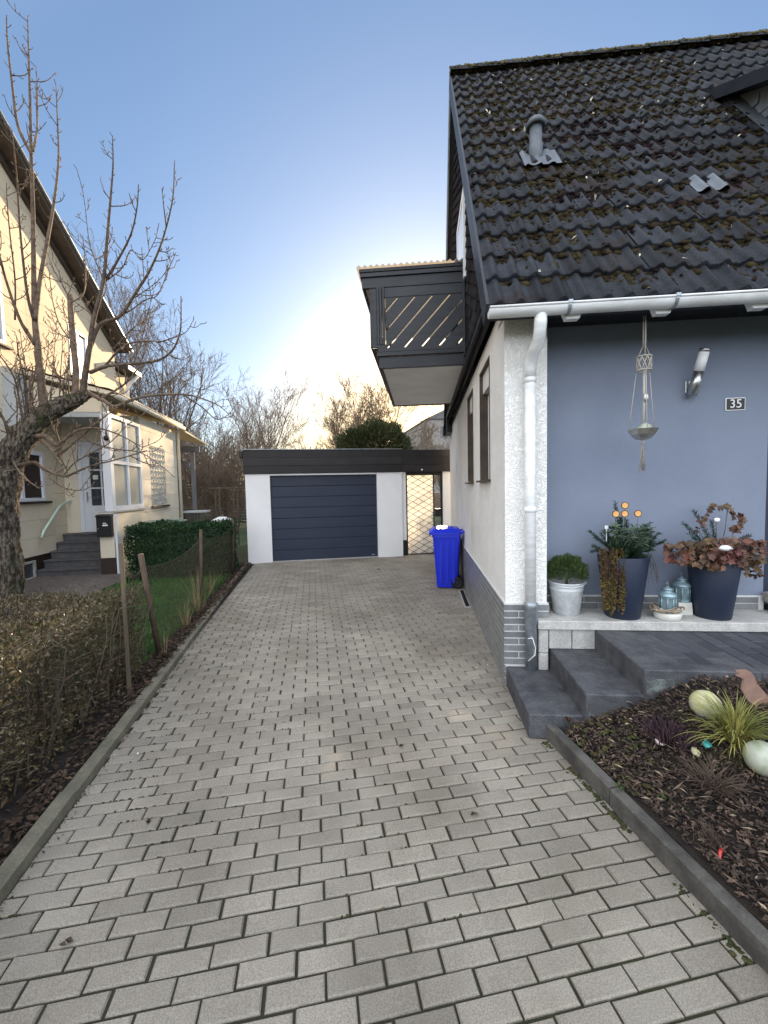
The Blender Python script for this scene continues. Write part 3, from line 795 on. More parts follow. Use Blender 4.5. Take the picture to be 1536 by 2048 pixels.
for w0 in (-1.215, -.135):
    p = MB()
    for k in range(3): p.box(w0 + k * .036, w0 + .03 + k * .036, BU - .012 - (.008 if k == 1 else 0), BU + .05, 3.50, 4.22, rng.random(), .003)
    p.box(w0 - .004, w0 + .112, BU - .004, BU + .056, 3.454, 3.50); p.build('post', M_BLACKWOOD, bal)
p = MB(); p.box(-1.215, -1.10, 4.3, 4.41, 3.454, 4.22); p.build('post', M_BLACKWOOD, bal)
g = MB(); beam(g, 4.215, 4.345, 0.0, -1.40, -.09); beam(g, 4.348, 4.40, .02, -1.40, -.09); beam(g, 4.403, 4.445, .03, -1.40, -.09); g.build('fascia', M_BLACKWOOD, bal)
g = MB(); V = []; nn = 92
for u in (BU - .06, 4.5):
    for i in range(nn + 1):
        w = -1.46 + 1.37 * i / nn; V.append((w, u, 4.462 + .014 * math.sin(2 * math.pi * w / .076)))
for u in (BU - .06, 4.5):
    for i in range(nn + 1):
        w = -1.46 + 1.37 * i / nn; V.append((w, u, 4.458 + .014 * math.sin(2 * math.pi * w / .076)))
k = nn + 1
g.add(V, [(i, i + 1, k + i + 1, k + i) for i in range(nn)] + [(i, i + 1, 2 * k + i + 1, 2 * k + i) for i in range(nn)], .5, True)
g.build('corrugated_sheet', mat("corrugated_plastic", (.44, .42, .39), rough=.6, transl=.32), bal)
# back eave gutter end seen past the balcony
g = MB(); g.box(-.17, -.02, 6.2, 6.5, 2.86, 3.06); g.box(-.02, HWH, 6.4, 6.5, 2.9, 3.02); g.build('back_gutter', M_FASCIA, house)

# ------------------------------------------------------------------ entrance ledge, steps, platform
st = thing('entrance_steps', 'three dark stone steps rising to the paved entrance platform', 'steps', MH)
for k, (w0, w1, z0, z1) in enumerate(((0, .352, 0, .162), (.338, .712, .0, .332), (.684, 1.36, .0, .496))):
    g = MB(); g.box(w0, w1, -.80 - (.03 if k == 0 else .0) + (.08 if k == 0 else 0) - (.0), -.02 - k * .012, z0, z1, .5, .006)
    o = g.build('step', M_STEP, st)
    g = MB(); g.box(w0 + .012, w1 - (.016 if k < 2 else -3.0), -.8015 + (.05 if k == 0 else 0), -.80 + (.05 if k == 0 else 0) + .0005, z0 + .01, z1 - .055); 
    if k: g.build('riser_face', M_STEPSIDE, o)
g = MB(); g.box(1.36, 5.2, -.80, -.715, 0, .495, .5, .005); g.build('edge_slab', M_STEP, st)
pf = MB()
row = 0; x = .945
pf0 = MB(); pf0.box(.95, 5.2, -.71, -.03, 0.0, .484); pf0.build('platform_base', M_JOINT, st)
x = .955
while x < 3.4:
    y = -.71 + (0 if row % 2 else -.1)
    while y < -.05:
        a, b = max(y, -.71), min(y + .205, -.045)
        if b - a > .02: pf.box(x, x + .098, a, b - .005, .47, .4965 + rng.uniform(-.001, .001), rng.random(), .003)
        y += .21
    x += .104; row += 1
pf.build('platform_paving', M_PLAT, st)
lg = thing('entrance_ledge', 'pale concrete ledge along the lilac wall carrying the plant pots', 'ledge', MH)
g = MB(); g.box(.235, 5.2, -.105, .25, .50, .572, .5, .006); g.build('slab', M_CONC, lg)
g = MB(); g.box(.245, .32, -.085, -.02, .162, .30, .5, .006); g.box(.245, .32, -.085, -.02, .304, .497, .5, .006)
for (a, b) in ((.33, .505), (.511, .684)): g.box(a, b, -.07, -.015, .334, .497, .5, .005)
g.box(.33, 5.2, -.014, .25, 0, .498); g.build('support', M_CONC, lg)

# ------------------------------------------------------------------ garage and gate
ga = thing('garage', 'flat roofed white garage with brown black fascia at the end of the drive', 'garage', MD)
G0, G1, GD = -1.51, 2.125, 9.72
g = MB(); g.box(G0, -.97, GD, GD + .2, -.05, 2.04); g.box(1.512, G1, GD, GD + .2, -.05, 2.04); g.box(-.97, 1.512, GD, GD + .2, 2.005, 2.04)
g.box(G0, G0 + .2, GD + .2, 15, -.05, 2.04); g.box(G1 - .2, G1, GD + .2, 15, -.05, 2.04); g.box(G0 + .2, G1 - .2, 14.8, 15, -.05, 2.04); g.build('wall', M_GARAGEWALL, ga)
g = MB()
for k in range(8): g.box(-.968, 1.51, GD + .10, GD + .135, .012 + k * .249, .012 + k * .249 + .243, .5, .006)
g.box(-.968, 1.51, GD + .136, GD + .15, .01, 2.0)
do = g.build('door', M_DOORBLUE, ga)
g = MB(); g.box(1.36, 1.44, GD + .094, GD + .1, .05, .066, .5, .002); g.build('badge', M_STEEL, do)
g = MB(); g.box(-.97, 1.512, GD + .02, GD + .2, -.03, .01); g.build('sill', M_CONC, do)
g = MB()
for k in range(3): g.box(G0 - .03, G1 + .005, GD - .03 - .004 * (k % 2), GD + .01, 2.045 + k * .182, 2.045 + k * .182 + .18, rng.random(), .003)
g.box(G0 - .03, G0 + .0, GD + .011, 15.03, 2.045, 2.59); g.box(G1 - .02, G1 + .005, GD + 1.35, 15.03, 2.045, 2.59); g.build('fascia', M_FASCIA, ga)
g = MB(); g.box(G0 + .0, G1 - .021, GD + .011, 15, 2.042, 2.50); g.build('roof', M_FLAT, ga)
g = MB(); g.box(G0 - .04, G1 + .01, GD - .042, GD + .012, 2.592, 2.604); g.box(G0 - .04, G0 + .0, GD + .013, 15.04, 2.592, 2.604); g.build('roof_edge', M_ZINC, ga)
g = MB(); g.box(G0 - .11, G0 - .032, GD - .02, 15, 2.42, 2.56, .5, .01); g.build('gutter', M_BLACK, ga)
gt2 = thing('garden_gate', 'black framed gate with diamond lattice over a frosted pane beside the garage', 'gate', MD)
GA0, GA1, GY = 2.235, 3.165, 9.83
g = MB(); g.box(GA0, GA0 + .035, GY - .02, GY + .02, 0, 2.0); g.box(GA1 - .045, GA1, GY - .02, GY + .02, 0, 2.0); g.box(GA0 + .035, GA1 - .045, GY - .02, GY + .02, 1.965, 2.0)
g.box(2.93, 2.955, GY - .018, GY + .018, 0.02, 1.965); g.box(GA0 + .035, GA1 - .045, GY - .02, GY + .02, .01, .03); g.build('frame', M_BLACK, gt2)
g = MB(); g.box(GA0 + .035, 2.93, GY + .004, GY + .012, .03, 1.965); g.build('pane', M_FROST, gt2)
la = MB()
def bar(p, q, rr_=.006):
    la.tube([(p[0], GY - .012, p[1]), (q[0], GY - .012, q[1])], rr_, 6)
xa, xb = GA0 + .035, 2.93
for i in range(-8, 22):
    z0 = i * .155
    for s in (1, -1):
        h = .56 * (xb - xa) * s
        p, q = [xa, z0], [xb, z0 + h]
        for e in (p, q):
            o = q if e is p else p
            for lim in (.03, 1.965):
                if (e[1] < .03 and lim == .03) or (e[1] > 1.965 and lim == 1.965):
                    if (e[1] - lim) * (o[1] - lim) < 0:
                        k = (lim - e[1]) / (o[1] - e[1]); e[0] += k * (o[0] - e[0]); e[1] = lim
        if .0 <= p[1] <= 2 and .0 <= q[1] <= 2: bar(p, q)
for k in range(9):
    z = .15 + k * .2; la.tube([(2.955, GY, z), (3.04, GY, z + .1), (3.12, GY, z)], .006, 6)
la.build('lattice', M_BLACK, gt2)
g = MB(); g.box(2.975, 3.12, GY - .03, GY + .03, .93, 1.13, .5, .006); g.tube([(2.96, GY - .06, 1.03), (2.90, GY - .06, 1.03)], .01, 8); g.tube([(2.965, GY - .02, 1.03), (2.96, GY - .06, 1.03)], .01, 8); g.build('lock', M_BLACK, gt2)
gw = thing('gate_surround', 'white wall pieces and brown black lintel around the lattice gate', 'wall', MD)
g = MB(); g.box(G1 + .001, 2.232, GD + .06, GD + .26, .38, 2.04); g.box(3.17, 3.75, GD + .05, GD + .25, 0, 2.04); g.build('side_piece', M_GARAGEWALL, gw)
g = MB(); g.box(G1 + .001, 2.232, GD + .055, GD + .25, -.02, .379); g.build('base_block', M_BLACK, gw)
g = MB()
for k in range(3): g.box(G1 + .012, 3.44, GD - .018 - .004 * (k % 2), GD + .02, 2.045 + k * .178, 2.045 + k * .178 + .176, rng.random(), .003)
g.box(2.233, 3.169, GY - .03, GY + .04, 2.002, 2.06); g.build('lintel', M_FASCIA, gw)
g = MB(); g.box(G1 + .012, 3.44, GD + .021, GD + .95, 2.40, 2.56); g.build('roof', M_FLAT, gw)
g = MB(); g.sphere((2.62, GD - .03, 2.09), .022, 12, 8); g.build('lamp', M_LAMPGLASS, gw)

# ------------------------------------------------------------------ the neighbouring house
nb = thing('neighbour_house', 'cream panelled two storey house with low side porch and sloping dark verge', 'house', MD)
NR, ND1 = -5.55, 13.25
vz = lambda d: 8.20 - .493 * (d - 8.652)
g = MB(); g.prism([(2.0, -.1), (ND1 - .01, -.1), (ND1 - .01, vz(ND1) - .05), (2.0, vz(2.0) - .05)], 'x', NR - 6, NR - .03)
nw = g.build('wall', M_DARKBROWN, nb)
def halfclip(poly, a, b, c):
    out = []
    for i in range(len(poly)):
        p, q = poly[i], poly[(i + 1) % len(poly)]
        dp_, dq = a * p[0] + b * p[1] + c, a * q[0] + b * q[1] + c
        if dp_ >= 0: out.append(p)
        if dp_ * dq < 0:
            k = dp_ / (dp_ - dq); out.append((p[0] + k * (q[0] - p[0]), p[1] + k * (q[1] - p[1])))
    return out if len(out) > 2 else []
def panels(mb, r, d0, d1, z0, z1, pw, ph, off=0.0, holes=(), cut=None, th=.028, gap=.006):
    k = 0; z = z0
    while z < z1 - .01:
        zz = min(z + ph, z1); x = d0 - off * (k % 2)
        while x < d1:
            a, b = max(x, d0), min(x + pw, d1)
            rects = [(a + gap / 2, b - gap / 2, z + gap / 2, zz - gap / 2)]
            for h in holes:
                new = []
                for (p, q, s, t) in rects:
                    if q <= h[0] or p >= h[1] or t <= h[2] or s >= h[3]: new.append((p, q, s, t)); continue
                    if p < h[0]: new.append((p, h[0], s, t))
                    if q > h[1]: new.append((h[1], q, s, t))
                    pp, qq = max(p, h[0]), min(q, h[1])
                    if s < h[2]: new.append((pp, qq, s, h[2]))
                    if t > h[3]: new.append((pp, qq, h[3], t))
                rects = new
            tt = rng.random()
            for (p, q, s, t) in rects:
                if q - p < .01 or t - s < .01: continue
                pl_ = [(p, s), (q, s), (q, t), (p, t)]
                if cut: pl_ = halfclip(pl_, *cut)
                if pl_: mb.prism(pl_, 'x', r - th, r, tt)
            x += pw
        z = zz; k += 1
g = MB(); panels(g, NR, 2.0, ND1, 4.02, 9.9, 1.25, .42, .0, [(7.6, 8.86, 4.45, 5.80), (10.95, 11.75, 4.48, 5.66)], (-.493, -1, 8.20 - .05 + .493 * 8.652)); g.build('upper_cladding', M_CREAM_SUNLIT, nw)
g = MB(); panels(g, NR, 2.0, 9.98, .44, 4.02, 1.25, .36, .0, [(8.4, 9.72, 1.54, 2.55)]); panels(g, NR, 9.98, 10.42, .62, 4.02, 1.25, .36); g.build('lower_cladding', M_CREAM, nw)
g = MB(); panels(g, NR - .0, 10.42, ND1, 3.4, 4.02, 1.25, .36); g.build('lower_cladding', M_CREAM, nw)
def nwin(nm, d0, d1, z0, z1, shutter=False):
    f = MB(); r = NR
    for a, b, c, e in ((d0, d0 + .07, z0, z1), (d1 - .07, d1, z0, z1), (d0 + .07, d1 - .07, z1 - .07, z1), (d0 + .07, d1 - .07, z0, z0 + .07)): f.box(r - .06, r + .012, a, b, c, e, .5, .004)
    f.box(r - .055, r + .002, (d0 + d1) / 2 - .04, (d0 + d1) / 2 + .04, z0 + .07, z1 - .07)
    w = f.build(nm, M_PVC, nb)
    v = MB(); v.box(r - .045, r - .035, d0 + .07, d1 - .07, z0 + .07, z1 - .07); v.build('pane', M_GLASS, w)
    if shutter:
        v = MB()
        for k in range(int((z1 - z0 - .14) / .055)): v.box(r - .034, r - .012, d0 + .071, d1 - .071, z0 + .075 + k * .055, z0 + .123 + k * .055, .5, .005)
        v.build('shutter', M_WHITE, w)
    else:
        v = MB()
        for k in range(9): v.box(r - .052, r - .047, d0 + .08 + k * (d1 - d0 - .16) / 9, d0 + .08 + (k + .8) * (d1 - d0 - .16) / 9, z0 + .08, z1 - .1)
        v.build('curtain', M_CURTAIN, w)
    v = MB(); v.box(r - .05, r + .06, d0 - .05, d1 + .12, z0 - .045, z0 - .002, .5, .004); v.build('sill', M_DARKBROWN, w)
nwin('window', 7.6, 8.86, 4.45, 5.80); nwin('window', 10.95, 11.75, 4.48, 5.66, True); nwin('window', 8.4, 9.72, 1.54, 2.55)
# roof with verge
g = MB()
for (h0, h1, r0, r1, dx) in ((.0, .20, NR - 6.2, -5.25, 0),):
    P = [(r, d, vz(d) + h) for h in (.04, .15) for d in (2.0, 13.55) for r in (r0, r1)]
    g.add(P, [(0, 1, 3, 2), (4, 6, 7, 5), (0, 4, 5, 1), (2, 3, 7, 6), (0, 2, 6, 4), (1, 5, 7, 3)])
rf = g.build('roof', mat('brown_eaves', (.11, .085, .065), (.08, .06, .045), ns=5, rough=.7), nb)
g = MB(); P = [(r, d, vz(d) + h) for h in (.152, .185) for d in (2.0, 13.62) for r in (NR - 6.2, -5.19)]
g.add(P, [(0, 1, 3, 2), (4, 6, 7, 5), (0, 4, 5, 1), (2, 3, 7, 6), (0, 2, 6, 4), (1, 5, 7, 3)]); g.build('roof_cover', M_ZINC, rf)
g = MB(); P = [(r, d, vz(d) + h) for h in (-.16, -.03) for d in (2.0, 13.3) for r in (NR + .005, NR + .05)]
g.add(P, [(0, 1, 3, 2), (4, 6, 7, 5), (0, 4, 5, 1), (2, 3, 7, 6), (0, 2, 6, 4), (1, 5, 7, 3)]); g.build('verge_board', M_BROWN, rf)
g = MB(); g.box(-7, -5.30, 8.72, 8.95, 2.95, 3.90); g.build('bay', M_GREYPANEL, nb)
# rear wing
g = MB(); g.box(-9, -5.58, ND1, 14.0, 0, 5.25); g.build('rear_wing', M_CREAM_SUNLIT, nb)
g = MB(); g.prism([(-9, 5.3), (-5.2, 5.3), (-5.2, 5.42), (-9, 6.4)], 'y', ND1 + .01, 14.2); g.build('rear_wing_roof', M_BLACKWOOD, nb)
g = MB(); g.tube([(-5.2, 13.95, 5.3), (-5.45, 13.95, 5.05), (-5.52, 13.9, 4.85), (-5.52, 13.9, 3.6)], .05, 10); g.build('downpipe', M_WHITE, nb)
# side extension with porch
XR = -4.02
g = MB(); panels(g, XR, 10.70, 13.3, .0, 3.46, 1.3, .40, 0, [(11.2, 12.3, 1.34, 2.86)]); panels(g, XR, 9.16, 10.70, 0, 1.27, 1.6, .64); g.build('extension_cladding', M_CREAM, nb)
g = MB(); g.box(NR, XR - .03, 10.72, 13.28, 0, 3.5); g.box(-4.26, XR - .03, 9.16, 10.72, 0, 1.25); g.build('extension_wall', M_CREAM, nb)
# screen
f = MB()
for a, b, c, e in ((9.2, 9.28, 1.31, 3.3), (10.62, 10.70, 1.31, 3.3), (9.28, 10.62, 3.22, 3.3), (9.28, 10.62, 1.31, 1.40), (9.28, 10.62, 2.28, 2.35), (9.93, 9.99, 1.40, 2.28), (9.93, 9.99, 2.35, 3.22)): f.box(XR - .06, XR + .006, a, b, c, e, .5, .004)
w = f.build('porch_screen', M_PVC, nb)
v = MB(); v.box(XR - .035, XR - .028, 9.28, 10.62, 1.4, 3.22); v.build('pane', mat("patterned_glass", (.42, .44, .40), (.34, .36, .33), ns=40, rough=.25, spec=.5), w)
g = MB(); g.box(-4.29, XR + .03, 9.12, 10.72, 1.272, 1.308, .5, .004); g.build('coping', M_CONC, nb)
g = MB(); g.box(-4.16, XR + .012, 9.13, 9.2, 1.31, 3.45, .5, .004); g.build('porch_post', M_PVC, nb)
# front end of the low wall
g = MB(); g.box(-4.285, XR + .002, 9.125, 9.158, .36, 1.27); g.build('pillar', M_CREAM, nb)
g = MB(); g.box(-4.29, XR + .006, 9.12, 9.158, -.05, .355); g.build('pillar_base', M_DARKBROWN, nb)
g = MB(); g.box(-4.0, -3.96, 9.13, 9.19, 0, 1.25); g.build('trim', M_PVC, nb)
# ornamental window
f = MB(); f.box(XR - .029, XR - .024, 11.2, 12.3, 1.34, 2.86); w = f.build('ornamental_window', M_WHITE, nb)
v = MB()
for i in range(6):
    for j in range(10):
        cx, cz = 11.29 + i * .184, 1.42 + j * .152
        a = np.linspace(0, 2 * math.pi, 13)
        v.tube([(XR - .014, cx + .06 * math.cos(q), cz + .055 * math.sin(q)) for q in a], .012, 5)
for j in range(11): v.box(XR - .023, XR - .006, 11.2, 12.3, 1.335 + j * .152, 1.352 + j * .152)
v.build('lattice', M_LATTICE, w)
v = MB(); v.box(XR - .02, XR + .05, 11.15, 12.38, 1.29, 1.335); v.build('sill', M_DARKBROWN, w)
# lean-to roof
g = MB(); P = [(r, d, z + h) for h in (.05, .13) for d in (9.02, 13.35) for r, z in ((NR + .02, 3.97), (-3.83, 3.55))]
g.add(P, [(0, 1, 3, 2), (4, 6, 7, 5), (0, 4, 5, 1), (2, 3, 7, 6), (0, 2, 6, 4), (1, 5, 7, 3)])
lr = g.build('extension_roof', M_CREAM, nb)
tl = MB()
for j in range(29):
    for i in range(6):
        r0, z0 = -3.80 - i * .28, 3.70 + i * .0685
        d0 = 8.99 + j * .15
        tl.add([(r0, d0, z0 + .0), (r0 - .30, d0, z0 + .076), (r0 - .30, d0 + .149, z0 + .076), (r0, d0 + .149, z0), (r0, d0, z0 - .022), (r0, d0 + .149, z0 - .022),(r0-.15,d0+.075,z0+.065)], [(0, 1, 6), (1, 2, 6), (2, 3, 6), (3, 0, 6), (4, 0, 3, 5)], rng.random())
tl.build('roof_tile', M_BROWN, lr)
g = MB(); g.tube([(-3.79, 9.0, 3.60), (-3.79, 13.4, 3.60)], .05, 10); g.tube([(-3.95, 13.32, 3.55), (-3.97, 13.36, 3.3), (-3.97, 13.36, .1)], .04, 10); g.build('gutter', M_CREAM, nb)
g = MB(); g.prism([(NR + .02, 3.3), (XR + .01, 3.3), (XR + .01, 3.52), (NR + .02, 3.93)], 'y', 9.13, 9.17); g.build('porch_fascia', M_CREAM, nb)
g = MB(); g.box(-5.2, XR - .06, 9.14, 10.4, 3.20, 3.30); g.build('porch_ceiling', M_GREYPANEL, nb)
# door wall and door
g = MB(); g.box(NR + .001, -5.26, 10.42, 10.52, .79, 3.45); g.box(-4.42, XR - .06, 10.42, 10.52, .79, 3.45); g.box(-5.26, -4.42, 10.42, 10.52, 2.87, 3.45); g.build('porch_wall', M_CREAM, nb)
f = MB(); f.box(-5.255, -5.17, 10.40, 10.46, .80, 2.86, .5, .004); f.box(-4.51, -4.425, 10.40, 10.46, .80, 2.86, .5, .004); f.box(-5.17, -4.51, 10.40, 10.46, 2.78, 2.86, .5, .004); dw = f.build('front_door', M_PVC, nb)
v = MB()
v.box(-5.17, -4.51, 10.43, 10.46, .80, 1.40); v.box(-5.17, -5.02, 10.43, 10.46, 1.40, 2.78); v.box(-4.56, -4.51, 10.43, 10.46, 1.40, 2.78); v.box(-5.02, -4.56, 10.43, 10.46, 2.62, 2.78)
v.box(-4.81, -4.77, 10.432, 10.46, 1.40, 2.62)
for z in (1.785, 2.2): v.box(-5.02, -4.81, 10.432, 10.46, z, z + .035); v.box(-4.77, -4.56, 10.432, 10.46, z, z + .035)
v.box(-5.04, -4.63, 10.418, 10.43, .93, 1.26, .5, .008); v.build('leaf', M_PVC, dw)
v = MB(); v.box(-5.02, -4.56, 10.447, 10.455, 1.40, 2.62); v.build('pane', M_GLASS, dw)
v = MB(); v.box(-4.97, -4.86, 10.436, 10.446, 2.0, 2.10); v.build('notice', M_WHITE, dw)
v = MB(); v.box(-5.11, -5.085, 10.405, 10.43, 1.48, 1.72, .5, .004); v.tube([(-5.1, 10.395, 1.60), (-5.02, 10.385, 1.60)], .009, 6); v.build('handle', M_STEEL, dw)
g = MB(); g.sphere((-4.02, 9.05, 2.77), .055, 14, 10); g.tube([(-4.05, 9.13, 2.86), (-4.03, 9.05, 2.9), (-4.02, 9.05, 2.8)], .012, 6); g.build('porch_lamp', M_BLACK, nb)
# canopy behind
g = MB(); P = [(r, d, z + h) for h in (0, .05) for d in (13.36, 16.0) for r, z in ((NR, 3.85), (-3.75, 3.48))]
P = [(r, d, z - (.12 if d > 15 else 0) * 1.0) for r, d, z in P]
g.add(P, [(0, 1, 3, 2), (4, 6, 7, 5), (0, 4, 5, 1), (2, 3, 7, 6), (0, 2, 6, 4), (1, 5, 7, 3)]); g.build('canopy', mat("canopy_sheet", (.55, .47, .34), rough=.6, transl=.4), nb)
g = MB(); g.box(-4.15, -4.03, 15.2, 15.32, 0, 3.1); g.box(-5.5, -3.85, 15.2, 15.3, 3.05, 3.25); g.prism([(-4.9, 3.05), (-4.75, 3.05), (-4.15, 2.4), (-4.15, 2.55)], 'y', 15.22, 15.3); g.build('canopy_post', mat('grey_post_paint', (.17, .17, .18), rough=.6), nb)
# porch steps
stp = thing('porch_steps', 'dark slate steps climbing to the white front door of the cream house', 'steps', MD)
for k in range(5):
    g = MB(); d0 = 9.22 + k * .235; z = .158 * (k + 1)
    g.box(NR + .03, -4.30, d0 + .03, 10.42, max(0, z - .158), z - .032)
    o = g.build('step', M_STAIR, stp)
    g = MB(); g.box(NR + .025, -4.295, d0, d0 + .27 if k < 4 else 10.42, z - .031, z, .5, .005); g.build('tread', M_STAIR, o)
g = thing('cellar_window', 'small pale framed cellar window in the dark base by the tree', 'window', MD)
f = MB(); r = NR - .03
for a, b, c, e in ((8.75, 8.80, .0, .36), (9.2, 9.25, .0, .36), (8.80, 9.2, .32, .36), (8.80, 9.2, 0, .04)): f.box(r, r + .05, a, b, c, e)
f.build('frame', M_CONC, g); f = MB(); f.box(r + .005, r + .015, 8.8, 9.2, .04, .32); f.build('pane', M_GLASS, g)
hr = MB(); hr.tube([(NR + .10, 9.33, .80), (NR + .10, 9.42, .93), (NR + .10, 10.0, 1.41), (NR + .10, 10.12, 1.46), (NR + .10, 10.75, 1.60)], .026, 10)
for d_, z_ in ((9.5, 1.0), (10.5, 1.54)): hr.tube([(NR, d_, z_ - .05), (NR + .1, d_, z_ - .05), (NR + .10, d_, z_)], .012, 6)
tag(hr.build('handrail', M_RAIL, None, MD), 'pale green bent handrail fixed to the panelled wall beside the steps', 'handrail')
hr = MB(); hr.tube([(-4.40, 9.6, .72), (-4.40, 9.75, .92), (-4.40, 10.15, 1.35), (-4.40, 10.35, 1.45)], .022, 10); hr.tube([(-4.40, 9.75, .5), (-4.40, 9.75, .92)], .012, 6)
tag(hr.build('handrail', M_RAIL, None, MD), 'short pale green handrail between the white door and the mailbox wall', 'handrail')
mb_ = thing('mailbox', 'black metal mailbox on the end of the low porch wall', 'mailbox', MD, (-4.15, 9.12, .80))
g = MB(); g.box(-.135, .135, -.11, 0, 0, .40, .5, .008); g.build('body', M_BLACK, mb_)
g = MB(); g.prism([(-.125, .40), (0, .40), (0, .455), (-.03, .455), (-.125, .425)], 'x', -.14, .14); g.build('lid', M_BLACK, mb_)
g = MB(); g.box(-.02, .075, -.1115, -.11, .22, .25); g.box(-.01, .05, -.1115, -.11, .27, .285); g.build('label_plate', M_WHITE, mb_)
g = MB(); g.sphere((-.10, -.112, .17), .01, 8, 6); g.build('lock', M_STEEL, mb_)

# ------------------------------------------------------------------ trees
def branch_tree(seed, H, spread, trunk_r, tf=.32, counts=(8, 8, 6, 5), upright=.5, minr=.006, stems=1):
    """(trunk, crown) of a bare tree of height H at the origin: short trunk, fanning limbs, fine twigs"""
    rr = random.Random(seed); tb, cb = MB(), MB()
    def grow(p, dr0, L, r0, lev):
        n = (6, 8, 6, 4, 3)[lev]
        pts, rad = [Vector(p)], [r0]; d = Vector(dr0).normalized()
        wob = (.05, .09, .14, .18, .2)[lev]
        for i in range(n):
            k = (i + 1) / n
            d = (d + Vector((rr.gauss(0, wob), rr.gauss(0, wob), rr.gauss(0, wob) + .06 * upright))).normalized()
            pts.append(pts[-1] + d * (L / n)); rad.append(max(minr, r0 * (1 - (.4 if lev == 0 else .8) * k)))
        (tb if lev == 0 else cb).tube([tuple(q) for q in pts], rad, 7 if lev == 0 else (5 if lev == 1 else 3), rr.random(), cap=False)
        if lev >= 4: return
        for b in range(counts[lev] + rr.randint(-1, 1)):
            m = counts[lev]
            k = (.45 + .55 * (b + rr.random()) / m) if lev == 0 else (.12 + .88 * (b + rr.random()) / m)
            k = min(k, .99); i = min(int(k * n), n - 1); q = pts[i].lerp(pts[i + 1], k * n - i)
            t = (pts[i + 1] - pts[i]).normalized(); az = b * 2.4 + rr.uniform(-.5, .5) + seed
            a = t.orthogonal().normalized(); side = a * math.cos(az) + t.cross(a) * math.sin(az)
            an = (rr.uniform(.2, .85) if lev == 0 else rr.uniform(.35, .85)) * spread
            nd = t * math.cos(an) + side * math.sin(an); nd.z += .22 * upright
            Lc = (H - H * tf * k) * rr.uniform(.72, 1.0) * math.cos(an * .4) if lev == 0 else L * rr.uniform(.36, .60) * (1.1 - .5 * k)
            grow(q, nd, Lc, max(minr, rad[i] * (rr.uniform(.4, .6) if lev else rr.uniform(.45, .65))), lev + 1)
    for s in range(stems):
        a = rr.uniform(0, 6.28); l = 0 if stems == 1 else rr.uniform(.1, .5)
        grow((0, 0, -.1), (math.cos(a) * l, math.sin(a) * l, 1), H * tf, trunk_r, 0)
    return tb, cb
protos = []
specs = [(11, 9.0, 1.0, .16), (23, 8.0, .7, .12), (37, 6.0, 1.05, .08, .18, (9, 8, 6, 5)), (51, 11.0, .85, .2, .3, (9, 9, 7, 6)), (64, 5.0, .8, .035, .25, (4, 6, 5, 4), .7, .005, 6), (77, 11.0, .95, .2, .28, (9, 10, 8, 7), .6, .011)]
for s in specs: protos.append(branch_tree(*s))
def place_tree(i, r, d, z, scale, rz, label, mat_, group, name='bare_tree', cache={}):
    M = MD @ Matrix.Translation((r, d, z)) @ Matrix.Rotation(rz, 4, 'Z') @ Matrix.Scale(scale, 4)
    key = (i, mat_.name)
    if key in cache: return copy_tree(cache[key], M, label, True, group)
    t = thing(name, label, 'tree', M, group=group)
    protos[i][0].build('trunk', mat_, t); protos[i][1].build('crown', mat_, t)
    cache[key] = t
    return t
TG = 'bare trees behind the gardens'
def at_tree(i, px, py_top, d, rz, label, m=M_FARTWIG):
    p = at_d(px, py_top, d); H = specs[i][1] * .98
    place_tree(i, p.x, d, -.1, max(.2, (p.z + .1) / H), rz, label, m, TG)
at_tree(3, 238, 550, 22, .3, 'tall dense bare tree rising just behind the cream house roof corner', M_THICKET)
at_tree(3, 300, 665, 24, 1.9, 'wide bare tree with fine twigs behind the rear porch of the cream house', M_THICKET)
at_tree(1, 362, 720, 26, 4.0, 'slender bare tree directly above the grey canopy post', M_THICKET)
at_tree(0, 415, 800, 24, 2.2, 'rounded bare tree left of the garage roof, second from the garage corner', M_THICKET)
at_tree(1, 486, 765, 28, .9, 'upright bare tree whose fan of twigs stands above the garage left corner', M_THICKET)
at_tree(1, 540, 795, 30, 2.6, 'bushy bare tree above the left end of the garage roof')
at_tree(2, 612, 868, 34, 5.2, 'lowest pale bare bush above the middle of the garage roof')
at_tree(2, 655, 838, 34, 3.1, 'pale golden bare tree left of the round evergreen')
at_tree(5, 690, 800, 37, .4, 'golden bare tree whose twigs rise over the left edge of the round evergreen')
at_tree(5, 748, 765, 33, 1.1, 'broad golden bare tree rising behind the round evergreen')
at_tree(2, 792, 805, 30, 4.6, 'golden bare tree half hidden by the balcony floor')
at_tree(2, 842, 838, 30, .2, 'small golden bare tree between the evergreen and the house corner')
at_tree(0, 880, 838, 26, 3.4, 'dark twigged bare tree in front of the distant white block')
# thicket beyond the lawn
for k, (px, py, d, i, lb) in enumerate(((392, 905, 18, 4, 'tangled bare shrub beside the canopy post'), (425, 925, 17.5, 4, 'tangled bare shrub behind the rose trellis'), (466, 905, 17, 4, 'tangled bare shrub touching the garage wall'),
        (408, 850, 20, 4, 'taller bare shrub behind the slatted fence, left one'), (452, 860, 20.5, 4, 'taller bare shrub behind the slatted fence, nearest the garage'), (372, 840, 23, 2, 'bare shrub farthest back under the canopy edge'), (440, 820, 25, 2, 'broad bare shrub far behind the trellis'))):
    at_tree(i, px, py, d, k * 1.3, lb, M_THICKET)
tag(sheet(-30, 12, 30, 30.6, lambda x, y: (y - 30) * 2.0 + .2 * mnoise.noise(Vector((x, 0, 0))), 90, 4, .3).build('woods', M_THICKET, None, MD), None, None, None, 'stuff')
